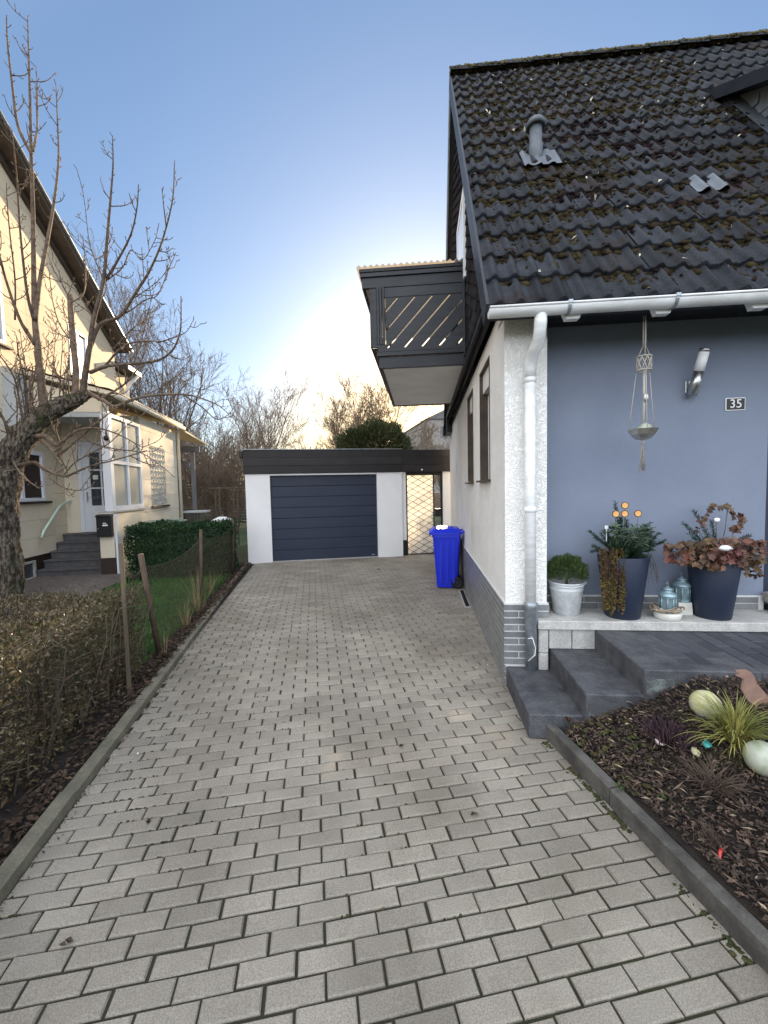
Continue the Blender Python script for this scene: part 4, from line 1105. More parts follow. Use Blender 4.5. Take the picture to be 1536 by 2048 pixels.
# distant white block
bl = thing('distant_building', 'plain white apartment block seen between balcony and house corner', 'building', MD)
g = MB(); g.box(11.4, 20, 40, 52, 0, 8.5); g.build('wall', mat('hazy_render', (.30, .28, .26), rough=.9), bl)
g = MB(); g.prism([(11.2, 8.5), (20.2, 8.5), (15.7, 10.6)], 'y', 39.8, 52); g.build('roof', M_FLAT, bl)
g = MB()
for z in (1.5, 4.2, 6.6):
    for x in (12.8, 15.2, 17.6): g.box(x, x + 1.0, 39.97, 39.99, z, z + 1.2)
g.build('window', M_GLASS, bl)

# the pruned fruit tree
TD = 7.1
ft = thing('fruit_tree', 'old pruned fruit tree with gnarled leaning limb and upright bare shoots', 'tree', MD)
trk, lim = MB(), MB()
def P(px, py, dd=0.0): p = at_d(px, py, TD + dd); return (p.x, p.y, p.z)
def smooth(pts, rad, n=6):
    """Catmull-Rom through traced points"""
    A = [np.array(p) for p in pts]; A = [2 * A[0] - A[1]] + A + [2 * A[-1] - A[-2]]
    out, ro_ = [], []
    for i in range(1, len(A) - 2):
        for k in range(n):
            t = k / n
            out.append(.5 * (2 * A[i] + (A[i + 1] - A[i - 1]) * t + (2 * A[i - 1] - 5 * A[i] + 4 * A[i + 1] - A[i + 2]) * t * t + (3 * A[i] - A[i - 1] - 3 * A[i + 1] + A[i + 2]) * t ** 3))
            ro_.append(rad[i - 1] + (rad[i] - rad[i - 1]) * t)
    return out + [A[-2]], ro_ + [rad[-1]]
def rough_tube(mb, pts, rad, sides, seed, amp):
    b0 = mb.n
    mb.tube(pts, rad, sides, .5)
    v = mb.v[-1]; n = len(pts)
    for i in range(n):
        c = np.array(pts[i])
        for k in range(sides):
            q = v[i * sides + k]; a = 2 * math.pi * k / sides
            f = 1 + amp * mnoise.noise(Vector((math.cos(a) * 2.2, math.sin(a) * 2.2, i * .11 + seed))) + amp * .7 * mnoise.noise(Vector((math.cos(a) * 6, math.sin(a) * 6, i * .13 + seed + 9))) + amp * 1.3 * abs(mnoise.noise(Vector((math.cos(a) * 11, math.sin(a) * 11, i * .22 + seed + 4))))
            v[i * sides + k] = c + (q - c) * f
pts, rad = smooth([P(2, 1232, .0), P(5, 1190), P(6, 1130), P(1, 1070), P(0, 1010), P(5, 960), P(14, 925), P(36, 890), P(64, 855), P(96, 826), P(130, 808), P(158, 796), P(180, 786)], [.29, .235, .215, .205, .21, .22, .20, .16, .14, .122, .112, .092, .055], 16)
rough_tube(trk, pts, rad, 56, 1.0, .17)
for k, (px, py, rr_) in enumerate(((104, 812, .07), (118, 802, .05), (84, 842, .05), (30, 905, .08), (60, 868, .05), (150, 800, .05))):
    q = P(px, py, -.05); trk.sphere(q, rr_ * 1.1, 10, 8, .5, .5, k)
trk.build('trunk', M_BARK, ft)
shoots = [
 ([(88, 812), (83, 770), (76, 700), (70, 640), (68, 560), (66, 430), (63, 330), (60, 200), (57, 100), (55, 32)], .055, .004, .1),
 ([(150, 800), (152, 745), (147, 690), (142, 630), (140, 590)], .045, .034, .3),
 ([(166, 790), (171, 745), (179, 695), (187, 640), (207, 560), (214, 480), (221, 400), (226, 330), (225, 272)], .046, .004, -.2),
 ([(178, 700), (200, 650), (240, 632), (275, 580), (300, 540), (325, 480), (345, 400), (349, 325)], .030, .004, -.5),
 ([(205, 570), (236, 520), (262, 468), (274, 415), (277, 368)], .018, .004, -.6),
 ([(70, 640), (80, 560), (95, 480), (108, 405), (117, 320), (115, 240), (112, 170)], .030, .004, .4),
 ([(64, 310), (36, 252), (24, 165), (15, 85), (13, 30)], .020, .004, -.2),
 ([(66, 303), (74, 260), (75, 190), (73, 135)], .014, .003, .3),
 ([(68, 640), (55, 590), (42, 480), (33, 350), (24, 260)], .020, .004, -.4),
 ([(70, 690), (40, 640), (12, 560), (0, 515), (-20, 450)], .022, .006, -.6),
 ([(30, 640), (30, 560), (20, 470), (14, 400), (13, 365)], .012, .003, -.3),
 ([(176, 786), (205, 800), (230, 813), (262, 800), (303, 791), (367, 789), (406, 798), (437, 811), (458, 829)], .030, .004, -.5),
 ([(367, 790), (405, 815), (432, 838), (455, 830), (475, 805)], .010, .003, -.7),
 ([(180, 745), (215, 732), (260, 728), (315, 721), (345, 700), (360, 665), (362, 630), (362, 592)], .024, .004, -.7),
 ([(316, 685), (345, 676), (372, 664), (387, 640)], .009, .003, -.8),
 ([(210, 732), (238, 700), (262, 686), (300, 682), (318, 684)], .014, .006, -.8),
 ([(196, 800), (232, 780), (258, 760), (280, 730), (290, 700)], .016, .004, -.2),
 ([(290, 792), (330, 770), (350, 755), (372, 770)], .007, .003, -.4),
 ([(400, 797), (402, 770), (407, 720)], .006, .003, -.6),
 ([(355, 788), (377, 762), (396, 745)], .006, .003, -.6),
 ([(72, 872), (92, 873), (112, 890), (128, 880), (155, 861), (190, 856), (235, 868), (285, 895)], .034, .004, -.4),
 ([(80, 878), (100, 897), (112, 915), (124, 930)], .022, .012, -.2),
 ([(116, 912), (148, 885), (178, 858), (206, 836), (235, 815)], .018, .005, -.5),
 ([(6, 935), (40, 930), (68, 925), (92, 940), (128, 952), (150, 945), (180, 932), (230, 920), (290, 902)], .030, .005, -.6),
 ([(128, 950), (150, 925), (185, 905), (220, 885), (255, 850), (290, 825)], .012, .003, -.8),
 ([(20, 910), (35, 938), (52, 958), (78, 977)], .014, .005, -.7),
 ([(92, 945), (110, 965), (135, 978), (165, 980), (185, 972)], .009, .003, -.5),
 ([(150, 862), (185, 885), (230, 898), (280, 905), (320, 930), (350, 955)], .010, .003, -.5),
 ([(118, 882), (112, 860), (116, 840)], .012, .005, -.4),
 ([(60, 860), (52, 800), (48, 760), (36, 700)], .014, .004, -.4),
 ([(66, 850), (60, 790), (70, 745), (76, 690)], .012, .004, -.3),
 ([(50, 872), (40, 810), (30, 760), (10, 725), (-10, 700)], .014, .004, -.6),
 ([(20, 880), (8, 840), (-15, 800)], .020, .010, -.3),
 ([(25, 870), (0, 830), (-30, 815)], .018, .008, .2),
 ([(142, 600), (125, 570), (118, 545), (105, 520)], .010, .003, .1),
 ([(142, 605), (165, 590), (172, 560), (170, 520), (166, 470)], .010, .003, .3),
 ([(187, 640), (170, 610), (150, 580), (120, 560)], .010, .003, .3),
 ([(150, 690), (120, 650), (105, 600), (98, 540)], .008, .003, -.2),
 ([(200, 620), (205, 560), (190, 520), (178, 480), (170, 410)], .012, .003, .2),
 ([(240, 632), (262, 620), (290, 600), (315, 590), (335, 545), (352, 505)], .012, .003, -.9),
 ([(262, 600), (285, 585), (318, 560), (342, 530)], .009, .003, -.3),
 ([(215, 560), (245, 535), (262, 500), (285, 520), (310, 480), (315, 460)], .010, .003, -.8),
 ([(225, 700), (262, 660), (290, 640), (300, 610), (308, 580)], .010, .003, -.3),
]
tips = []
def addshoot(pts3, r0, r1, spur=True, lev=0):
    n = len(pts3); pp, rr_ = smooth(pts3, [1.15 * (r0 + (r1 - r0) * (i / (n - 1)) ** .8) + .0012 for i in range(n)], 6)
    lim.tube(pp, rr_, 8 if r0 > .03 else (6 if r0 > .012 else 4), rng.random())
    if not spur: return
    L = 0
    nxt = rng.uniform(.06, .12)
    for i in range(1, len(pp)):
        seg = pp[i] - pp[i - 1]; sl = np.linalg.norm(seg); L += sl
        while L > nxt:
            t = seg / (sl + 1e-9); a = nrg.normal(size=3); a -= t * (a @ t); a /= np.linalg.norm(a)
            dd = t * rng.uniform(.25, .7) + a * .8 + np.array([0, 0, .2]); dd /= np.linalg.norm(dd)
            if rr_[i] < .022 and lev == 0 and rng.random() < .30:
                ln = rng.uniform(.15, .5); q = pp[i]; e1 = q + dd * ln * .5 + nrg.normal(0, .02, 3); e2 = e1 + (dd * .7 + np.array([0, 0, .5])) * ln * .5
                addshoot([q, e1, e2], min(rr_[i] * .6, .007), .0025, True, 1)
            elif rng.random() < .85:
                ln = rng.uniform(.025, .085); q = pp[i]
                lim.tube([q, q + dd * ln * .6, q + dd * ln + np.array([0, 0, ln * .25])], [.0052, .0045, .0058], 4, rng.random())
            nxt += rng.uniform(.05, .11)
for pts, r0, r1, dd in shoots:
    n = len(pts)
    addshoot([np.array(P(x, y, dd * i / (n - 1) - .03)) for i, (x, y) in enumerate(pts)], r0, r1)
# thin water shoots along the limb
for k in range(16):
    px = rng.uniform(20, 160); py = np.interp(px, [14, 36, 64, 96, 130, 160], [925, 890, 855, 826, 808, 796])
    h = rng.uniform(60, 200); sx = rng.uniform(-30, 30); dd = rng.uniform(-.5, .5)
    addshoot([np.array(P(px, py - 10)), np.array(P(px + sx * .3, py - h * .45, dd * .4)), np.array(P(px + sx, py - h, dd))], .008, .0028)
lim.build('crown', M_TWIG, ft)

# ------------------------------------------------------------------ evergreen bush behind the garage
eb = thing('evergreen_bush', 'rounded dark evergreen shrub showing above the garage roof', 'bush', MD, (2.6, 16.6, 0))
g = MB(); g.tube([(0, 0, -.1), (0.05, 0, 1.5), (0, .1, 3.2)], [.12, .1, .05], 8); g.build('trunk', M_BARK, eb)
n = 9000; U = nrg.normal(size=(n, 3)); U /= np.linalg.norm(U, axis=1)[:, None]
rad = .62 + .38 * nrg.random(n) ** .5
bump = np.array([mnoise.noise(Vector((a * 2.2, b * 2.2, c * 2.2))) for a, b, c in U])
Cc = U * (rad * (1 + .22 * bump))[:, None] * np.array([1.48, 1.3, 1.0]) + np.array([0, 0, 3.38])
Cc[:, 0] += .12 * np.sin(Cc[:, 2] * 3)
g = MB(); A = U + nrg.normal(0, .35, (n, 3)) + np.array([0, 0, .5]); g.leaves(Cc, nrg.uniform(.13, .30, n), nrg.uniform(.03, .07, n), A=A)
g.build('crown', M_CONIFER, eb)

# ------------------------------------------------------------------ hedges
def hedge_leaves(mb, n, r0, r1, d0, d1, z0, z1, Lr, Wr, shell=.72, bumpy=.07, seed=0):
    """leaves through the outer layer of a clipped block"""
    C = np.empty((n, 3)); i = 0
    lo, hi = np.array([r0, d0, z0]), np.array([r1, d1, z1])
    q = nrg.random((n, 3)); face = nrg.random(n)
    ex = hi - lo; areas = np.array([ex[0] * ex[1] * 1.3, ex[0] * ex[2], ex[0] * ex[2], ex[1] * ex[2], ex[1] * ex[2]]); cs = np.cumsum(areas / areas.sum())
    f = np.searchsorted(cs, face); depth = np.abs(nrg.normal(0, .07, n)); nrm = np.zeros((n, 3))
    C = lo + q * ex
    for k, (ax, sg) in enumerate(((2, 1), (1, -1), (1, 1), (0, 1), (0, -1))):
        m = f == k; C[m, ax] = (hi[ax] - depth[m]) if sg > 0 else (lo[ax] + depth[m]); nrm[m, ax] = sg
    bmp = np.array([mnoise.noise(Vector((a * 2.1 + seed, b * 2.1, c * 2.1))) + .6 * mnoise.noise(Vector((a * 6 + seed, b * 6, c * 6))) for a, b, c in C])
    C += nrm * (bmp * bumpy)[:, None]
    mb.leaves(C, nrg.uniform(*Lr, n), nrg.uniform(*Wr, n), A=nrm * .6 + nrg.normal(0, .6, (n, 3)) + np.array([0, 0, .35]))
bh = thing('clipped_hedge', 'dense dark green clipped hedge behind the wire fence', 'hedge', MD)
g = MB(); g.box(-3.28, -1.75, 8.22, 9.0, .0, .95, .2); g.build('hedge_core', M_BOXLEAF, bh)
g = MB(); hedge_leaves(g, 17000, -3.42, -1.62, 8.08, 9.15, .0, 1.06, (.03, .07), (.015, .032), bumpy=.10); g.build('foliage', M_BOXLEAF, bh)
# near privet hedge, half bare
ph = thing('privet_hedge', 'half bare brownish privet hedge beside the left kerb', 'hedge', MD)
HZ = .78
g = MB()
for k in range(420):
    r, d = rng.uniform(-2.85, -1.66), rng.uniform(-.6, 4.1)
    if k < 260: r = rng.uniform(-1.95, -1.62)
    x, y, z = r, d, 0; pts = [(x, y, z)]; dx, dy = rng.gauss(0, .12), rng.gauss(0, .15)
    for s in range(4):
        x += dx * .2 + rng.gauss(0, .02); y += dy * .2 + rng.gauss(0, .02); z += HZ * rng.uniform(.2, .27); pts.append((x, y, z))
    r0 = rng.uniform(.004, .012)
    g.tube(pts, [r0, r0 * .85, r0 * .7, r0 * .5, r0 * .35], 4, rng.random(), cap=False)
    for b in range(5):
        i = rng.randint(1, 4); q = np.array(pts[i]); e = q + np.array([rng.gauss(.03, .09), rng.gauss(0, .09), rng.uniform(.02, .14)])
        e[2] = min(e[2], HZ + .05); g.tube([q, (q + e) / 2 + nrg.normal(0, .01, 3), e], [.003, .0025, .0018], 3, rng.random(), cap=False)
g.build('stems', M_HEDGESTEM, ph)
g = MB()
hedge_leaves(g, 52000, -3.0, -1.6, -.7, 4.15, .04, HZ, (.018, .042), (.008, .018), bumpy=.08, seed=3)
n = 9000; C = np.stack([nrg.uniform(-2.8, -1.64, n), nrg.uniform(-.6, 4.1, n), HZ * nrg.random(n) ** .75], 1); g.leaves(C, nrg.uniform(.015, .038, n), nrg.uniform(.008, .016, n))
n = 3500; C = np.stack([nrg.uniform(-2.95, -1.62, n), nrg.uniform(-.6, 4.12, n), HZ + nrg.uniform(-.02, .07, n)], 1); g.leaves(C, nrg.uniform(.015, .035, n), nrg.uniform(.006, .012, n), A=nrg.normal(0, .5, (n, 3)) + np.array([0, 0, 1]))
g.build('foliage', M_HEDGELEAF, ph)
# leaf litter, lawn blades, dry tufts
g = MB(); n = 4200
C = np.stack([-1.40 - np.abs(nrg.normal(0, .13, n)), nrg.uniform(-.8, 9.5, n), nrg.uniform(.02, .07, n)], 1); C = C[C[:, 0] > -1.9]
k = len(C); N = np.tile([0, 0, 1.], (k, 1)) + nrg.normal(0, .5, (k, 3)); A = nrg.normal(size=(k, 3)) * np.array([1, 1, .3]); g.leaves(C, nrg.uniform(.022, .058, k), nrg.uniform(.012, .034, k), N=N, A=A, fold=.3)
tag(g.build('leaf_litter', M_LITTER, None, MD), 'brown dead leaves lying between kerb and hedge', 'leaf litter', kind='stuff')
g = MB(); n = 26000
C = np.stack([nrg.uniform(-3.5, -1.62, n), nrg.uniform(3.9, 8.3, n), nrg.uniform(.04, .07, n)], 1)
g.leaves(C, nrg.uniform(.05, .11, n), nrg.uniform(.004, .008, n), A=nrg.normal(0, .45, (n, 3)) + np.array([0, 0, 1]), fold=.1)
tag(g.build('grass', M_GRASS, None, MD), 'green lawn behind the wire fence', 'grass', kind='stuff')
def tuft(mb, c, n, L, w, spread, droop=.5, seg=5):
    for k in range(n):
        az = rng.uniform(0, 6.283); tl = abs(rng.gauss(0, spread)); ln = L * rng.uniform(.55, 1.1)
        d = np.array([math.cos(az) * math.sin(tl), math.sin(az) * math.sin(tl), math.cos(tl)]); p = np.array(c) + np.array([math.cos(az), math.sin(az), 0]) * rng.uniform(0, .04) * L * 3
        sd = np.cross(d, [0, 0, 1.0]); sd = sd / (np.linalg.norm(sd) + 1e-6); V = []
        wd = w * rng.uniform(.6, 1.2)
        for s in range(seg + 1):
            kk = s / seg; ww_ = wd * (1 - kk ** 2) + .0004
            V += [p - sd * ww_, p + sd * ww_]; p = p + d * ln / seg
            d = d + np.array([math.cos(az) * .25, math.sin(az) * .25, -.9]) * droop * kk * .7; d /= np.linalg.norm(d)
        mb.add(V, [(2 * s, 2 * s + 1, 2 * s + 3, 2 * s + 2) for s in range(seg)], rng.random(), True)
for k, (px, py, d, n, L, lb) in enumerate(((398, 1235, 5.9, 46, .55, 'tallest dry grass tuft beside the leaning fence posts'), (372, 1272, 5.2, 30, .35, 'short dry grass tuft at the kerb nearest the privet hedge'), (425, 1205, 6.8, 30, .4, 'thin dry grass tuft farthest along the kerb'), (330, 1330, 4.35, 18, .25, 'sparse dry grass at the foot of the leaning post'))):
    p = at_d(px, py, d); g = MB(); tuft(g, (min(p.x, -1.5), d, .03), n, L, .0035, .38, .5)
    tag(g.build('dry_grass', M_DRYGRASS, None, MD), lb, 'grass tuft', 'dry grass tufts along the kerb')
# wire fence: posts and mesh
fn = thing('wire_fence', 'sagging chain link fence on thin brown posts along the kerb', 'fence', MD)
pst = [((-1.533, 3.61, 0), (-1.533, 3.61, 1.24), .008), ((-1.565, 4.358, 0), (-1.56, 4.02, 1.10), .026), ((-1.70, 6.46, 0), (-1.665, 6.46, 1.10), .024), ((-1.62, 8.47, 0), (-1.575, 8.47, 1.10), .024)]
for a, b, r in pst: g = MB(); g.tube([a, b], r, 8); g.build('post', M_POST, fn)
g = MB(); g.box(-1.548, -1.518, 3.575, 3.60, -.05, 1.26, .5, .004); g.build('post', M_POSTWOOD, fn, label='square pale wooden fence post')
nt = MB()
tops = [np.array(p[1]) for p in pst]; bots = [np.array(p[0]) + np.array([0, 0, .03]) for p in pst]
def fpt(s, h):
    """s 0..3 along the posts, h 0..1 up"""
    i = min(int(s), 2); k = s - i; sag = 4 * k * (1 - k) * .10
    a = bots[i] * (1 - k) + bots[i + 1] * k; b = tops[i] * (1 - k) + tops[i + 1] * k; b = b - np.array([0, 0, .12 + sag])
    return a + (b - a) * h
for i in range(3): nt.tube([fpt(i + k / 10, 1.0) for k in range(11)], .0028, 5)
Ls = [np.linalg.norm(tops[i + 1] - tops[i]) for i in range(3)]
for i in range(3):
    nn = int(Ls[i] / .06)
    for k in range(-18, nn + 1):
        for sg in (1, -1):
            pts = []
            for h in np.linspace(0, 1, 9):
                s = k / nn + sg * h * 1.0 / Ls[i] + (0 if sg > 0 else 0)
                if sg < 0: s = (nn - k) / nn - h * 1.0 / Ls[i] if False else k / nn + 1.0 / Ls[i] - h * 1.0 / Ls[i]
                if 0 <= s <= .999: pts.append(fpt(i + s, h))
            if len(pts) > 1: nt.tube(pts, .0011, 3, cap=False)
nt.build('mesh', M_WIRE, fn)
# things at the bottom of the neighbour's garden
sf = thing('slatted_fence', 'dark weathered slatted fence at the far end of the lawn', 'fence', MD)
g = MB()
for k in range(14): g.box(-8, -.5, 21.0, 21.03, .1 + k * .15, .1 + k * .15 + .12, rng.random())
g.build('slats', M_FENCEWOOD, sf)
g = MB()
for k in range(5): g.box(-8 + k * 1.85, -7.9 + k * 1.85, 21.031, 21.12, 0, 2.3)
g.build('post', M_FENCEWOOD, sf)
tr_ = thing('rose_trellis', 'narrow pale wooden trellis arch beside the garage wall', 'trellis', MD, (-2.62, 13.2, 0))
g = MB()
for x in (-.32, -.2, .2, .32): g.box(x - .015, x + .015, -.015, .015, 0, 1.75)
g.box(-.5, .5, -.03, .03, 1.75, 1.80); g.build('frame', M_POSTWOOD, tr_)
g = MB()
for k in range(9): g.box(-.32, -.2, -.012, .012, .2 + k * .17, .225 + k * .17); g.box(.2, .32, -.012, .012, .2 + k * .17, .225 + k * .17)
g.build('rungs', M_POSTWOOD, tr_)
bf = thing('bird_table', 'small white roofed bird table behind the clipped hedge', 'bird table', MD, (-2.44, 11.6, 0))
g = MB(); g.box(-.03, .03, -.03, .03, 0, .72); g.build('post', M_POSTWOOD, bf)
g = MB(); g.box(-.24, .24, -.2, .2, .72, .86); g.build('box', M_BROWN, bf)
g = MB(); g.add([(-.30, -.26, .87), (.30, -.26, .87), (.30, .26, .87), (-.30, .26, .87), (-.08, 0, .99), (.08, 0, .99)], [(0, 1, 5, 4), (1, 2, 5), (2, 3, 4, 5), (3, 0, 4), (3, 2, 1, 0)]); g.build('roof', M_WHITE, bf)
pb = thing('wooden_planter', 'slatted grey wooden planter box under the canopy', 'planter', MD, (-3.72, 13.9, 0))
g = MB()
for k in range(8): g.box(-.3 + k * .08, -.235 + k * .08, -.2, -.18, .1, 1.02, rng.random())
for k in range(5): g.box(.34, .355, -.2 , .4, .35 + k * .14, .45 + k * .14, rng.random())
g.build('slats', M_FENCEWOOD, pb); g = MB(); g.box(-.33, .36, -.22, .42, 1.02, 1.07); g.build('rim', M_GREYPANEL, pb)
gl = thing('garden_bin', 'pale green lidded garden bin behind the clipped hedge by the cream wall', 'bin', MD, (-3.35, 10.0, 0))
g = MB(); g.box(-.38, .36, -.25, .25, 0, .98, .5, .02); g.build('body', M_GREENLID, gl); g = MB(); g.box(-.42, .40, -.29, .29, .985, 1.03, .5, .012); g.box(-.1, .34, -.2, .2, 1.031, 1.06, .5, .01); g.build('lid', M_GREENLID, gl)

# ------------------------------------------------------------------ things in front of the house
def at_u(px, py, u):
    """a point of the photograph on the plane u (house frame)"""
    v = MHI.to_3x3() @ ray(px, py); e = MHI @ EYEP
    return e + v * ((u - e.y) / v.y)
LZ = .572
# blue wheelie bin
bn = thing('wheelie_bin', 'bright blue plastic wheelie bin beside the white house wall', 'bin', MH, (-.285, 3.46, 0))
def frustum(mb, a, b, bev=.03, t=.5):
    """a,b: (x0,x1,y0,y1,z) loops with chamfered corners"""
    V = []
    for x0, x1, y0, y1, z in (a, b):
        V += [(x0 + bev, y0, z), (x1 - bev, y0, z), (x1, y0 + bev, z), (x1, y1 - bev, z), (x1 - bev, y1, z), (x0 + bev, y1, z), (x0, y1 - bev, z), (x0, y0 + bev, z)]
    mb.add(V, [(i, (i + 1) % 8, 8 + (i + 1) % 8, 8 + i) for i in range(8)] + [tuple(range(8))[::-1], tuple(range(8, 16))], t)
g = MB(); frustum(g, (-.165, .165, -.19, .19, .02), (-.22, .21, -.24, .24, .84)); frustum(g, (-.235, .22, -.255, .255, .84), (-.235, .22, -.255, .255, .89)); 
for x in (-.10, 0, .10): g.prism([(x - .015 , .1), (x + .015, .1), (x + .018, .82), (x - .018, .82)], 'y', -.236, -.20)
g.build('body', M_BIN, bn)
g = MB(); frustum(g, (-.285, .24, -.275, .275, .892), (-.285, .24, -.275, .275, .925), .04); frustum(g, (-.285, .24, -.275, .275, .925), (-.21, .20, -.215, .215, .985), .04); frustum(g, (-.15, .12, -.15, .15, .985), (-.14, .11, -.14, .14, 1.0), .03)
g.tube([(.24, -.2, .91), (.285, -.2, .925), (.285, .2, .925), (.24, .2, .91)], .017, 10); g.build('lid', M_BIN, bn)
for y in (-.205, .205):
    g = MB(); V = []
    prof = [(.045, -.022), (.085, -.025), (.095, -.014), (.095, .014), (.085, .025), (.045, .022)]
    for a in range(24):
        an = 2 * math.pi * a / 24
        for q, yy in prof: V.append((.155 + q * math.cos(an), y + yy, .096 + q * math.sin(an)))
    m = 6; g.add(V, [(a * m + k, a * m + (k + 1) % m, ((a + 1) % 24) * m + (k + 1) % m, ((a + 1) % 24) * m + k) for a in range(24) for k in range(m)], .5, True)
    w_ = g.build('wheel', M_RUBBER, bn)
    g = MB(); g.tube([(.155, y - .02, .096), (.155, y + .02, .096)], .046, 16, smooth=False); g.tube([(.155, y - .03, .096), (.155, y - .02, .096)], .015, 10); g.build('hub', M_BLACK, w_)
g = MB(); g.tube([(.155, -.2, .096), (.155, .2, .096)], .01, 8); g.build('axle', M_BLACK, bn)
ld = thing('leaning_board', 'brown wooden board leaning upright behind the blue bin', 'board', MH, (-.05, 3.85, 0))
g = MB(); g.prism([(-.08, 0), (-.055, 0), (.03, .78), (.005, .78)], 'y', -.35, .25); g.build('board', M_BROWN, ld)
g = MB(); g.box(-.055, -.02, -.33, -.30, .0, .84); g.build('batten', M_BLACKWOOD, ld)
dn = thing('drain_channel', 'narrow dark drain channel along the foot of the tiled plinth', 'drain', MH)
g = MB(); g.box(-.115, -.03, 2.2, 3.1, -.01, .012, .5, .003); g.build('frame', M_CONC, dn)
g = MB()
for k in range(30): g.box(-.10, -.045, 2.21 + k * .0295, 2.232 + k * .0295, .0125, .016)
g.build('grate', M_BLACK, dn)

# house number
sg = thing('house_number', 'small dark house number sign reading 35 with a white rim', 'sign', MH, (1.905, .262, 2.285))
g = MB(); g.box(-.076, .076, -.008, -.001, -.052, .052, .5, .002); g.build('rim', M_WHITE, sg)
g = MB(); g.box(-.069, .069, -.010, -.0082, -.045, .045); g.build('plate', M_BLACK, sg)
tc = bpy.data.curves.new("numerals", 'FONT'); tc.body = "35"; tc.size = .098; tc.align_x = 'CENTER'; tc.align_y = 'CENTER'; tc.extrude = .001
tmp = bpy.data.objects.new("numerals_outline", tc); sc.collection.objects.link(tmp); bpy.context.view_layer.update()
me = bpy.data.meshes.new_from_object(tmp.evaluated_get(bpy.context.evaluated_depsgraph_get())); bpy.data.objects.remove(tmp)
to = bpy.data.objects.new("numerals", me); sc.collection.objects.link(to); to.parent = sg; to.rotation_euler = (math.pi / 2, 0, 0); to.location = (0, -.0115, 0); me.materials.clear(); me.materials.append(M_WHITE)
# wall lamp
wl_ = thing('wall_lamp', 'tilted steel wall lamp with white glass on the lilac wall', 'lamp', MH, (1.545, .262, 2.53))
dirv = np.array([.035, -.10, .36]); dirv = dirv / np.linalg.norm(dirv)
b0 = np.array([-.005, -.05, -.17])
g = MB(); g.tube([b0, b0 + dirv * .19], .036, 24); g.tube([b0 + dirv * .085, b0 + dirv * .085 + np.array([0, .075, .0])], .016, 10); g.box(-.03, .035, -.012, -.001, -.14, -.04, .5, .004)
g.build('base', M_STEEL, wl_)
g = MB(); g.sphere(tuple(b0 + dirv * .11 + np.array([.012, -.033, 0])), .009, 10, 6); g.build('sensor', M_LAMPGLASS, wl_)
g = MB(); g.tube([b0 + dirv * .191, b0 + dirv * .335], .0365, 24); g.build('glass', M_LAMPGLASS, wl_)
g = MB(); g.tube([b0 + dirv * .336, b0 + dirv * .362], .0375, 24); g.build('cap', M_STEEL, wl_)
# macrame hanger
hp = at_u(1286, 868, -.10)
hg = thing('hanging_bowl', 'macrame hanger with metal bowl hanging from the eave', 'hanger', MH, (hp.x, -.10, hp.z))
zt_, zr1, zr0 = 2.90 - hp.z, 2.60 - hp.z, 2.50 - hp.z
g = MB()
for s in (-1, 1): g.tube([(s * .008, 0, zt_), (s * .009, 0, zt_ - .25), (s * .008, 0, zr1 + .08), (s * .042, 0, zr1)], .0045, 6)
g.tube([(0, -.012, zt_), (0, -.012, zr1)], .004, 6)
for z in (zr1, zr0):
    a = np.linspace(0, 2 * math.pi, 25); rr_ = .05; g.tube([(rr_ * math.cos(q), rr_ * math.sin(q), z) for q in a], .005, 6)
for k in range(8):
    a0 = k * math.pi / 4
    for s in (1, -1): g.tube([(.048 * math.cos(a0 + s * q), .048 * math.sin(a0 + s * q), zr0 + (zr1 - zr0) * q / .785) for q in (0, .26, .52, .785)], .0035, 5)
for a in (.3, 2.4, 4.5): g.tube([(.05 * math.cos(a), .05 * math.sin(a), zr0), (.075 * math.cos(a), .075 * math.sin(a), .25), (.10 * math.cos(a), .10 * math.sin(a), .035)], .0028, 5)
g.tube([(0, 0, zr0), (.004, 0, .25), (0, 0, .06)], .009, 8)
g.build('cord', M_ROPE, hg)
g = MB(); g.lathe([(.02, -.045), (.055, -.035), (.085, -.005), (.104, .03), (.107, .034), (.10, .032), (.08, .0), (.05, -.028), (0, -.036)], 0, 0, 8, smooth=False); g.build('bowl', M_BRONZE, hg)
g = MB(); g.sphere((.005, -.01, .035), (.052, .05, .042), 14, 10, .5, .2, 2); g.build('pebble', M_BALLW, hg)
g = MB(); g.sphere((.01, -.015, .27), (.022, .012, .034), 12, 8); g.build('shell', M_BRONZE, hg)
g = MB()
for k in range(26): x, y = rng.gauss(0, .006), rng.gauss(0, .006); g.tube([(x * .3, y * .3, -.045), (x, y, -.14), (x * 1.8 + rng.gauss(0, .004), y * 1.8, -.25 - rng.uniform(0, .05))], .0014, 3, rng.random())
g.tube([(0, 0, -.04), (0, 0, -.075)], .008, 8); g.build('tassel', M_ROPE, hg)

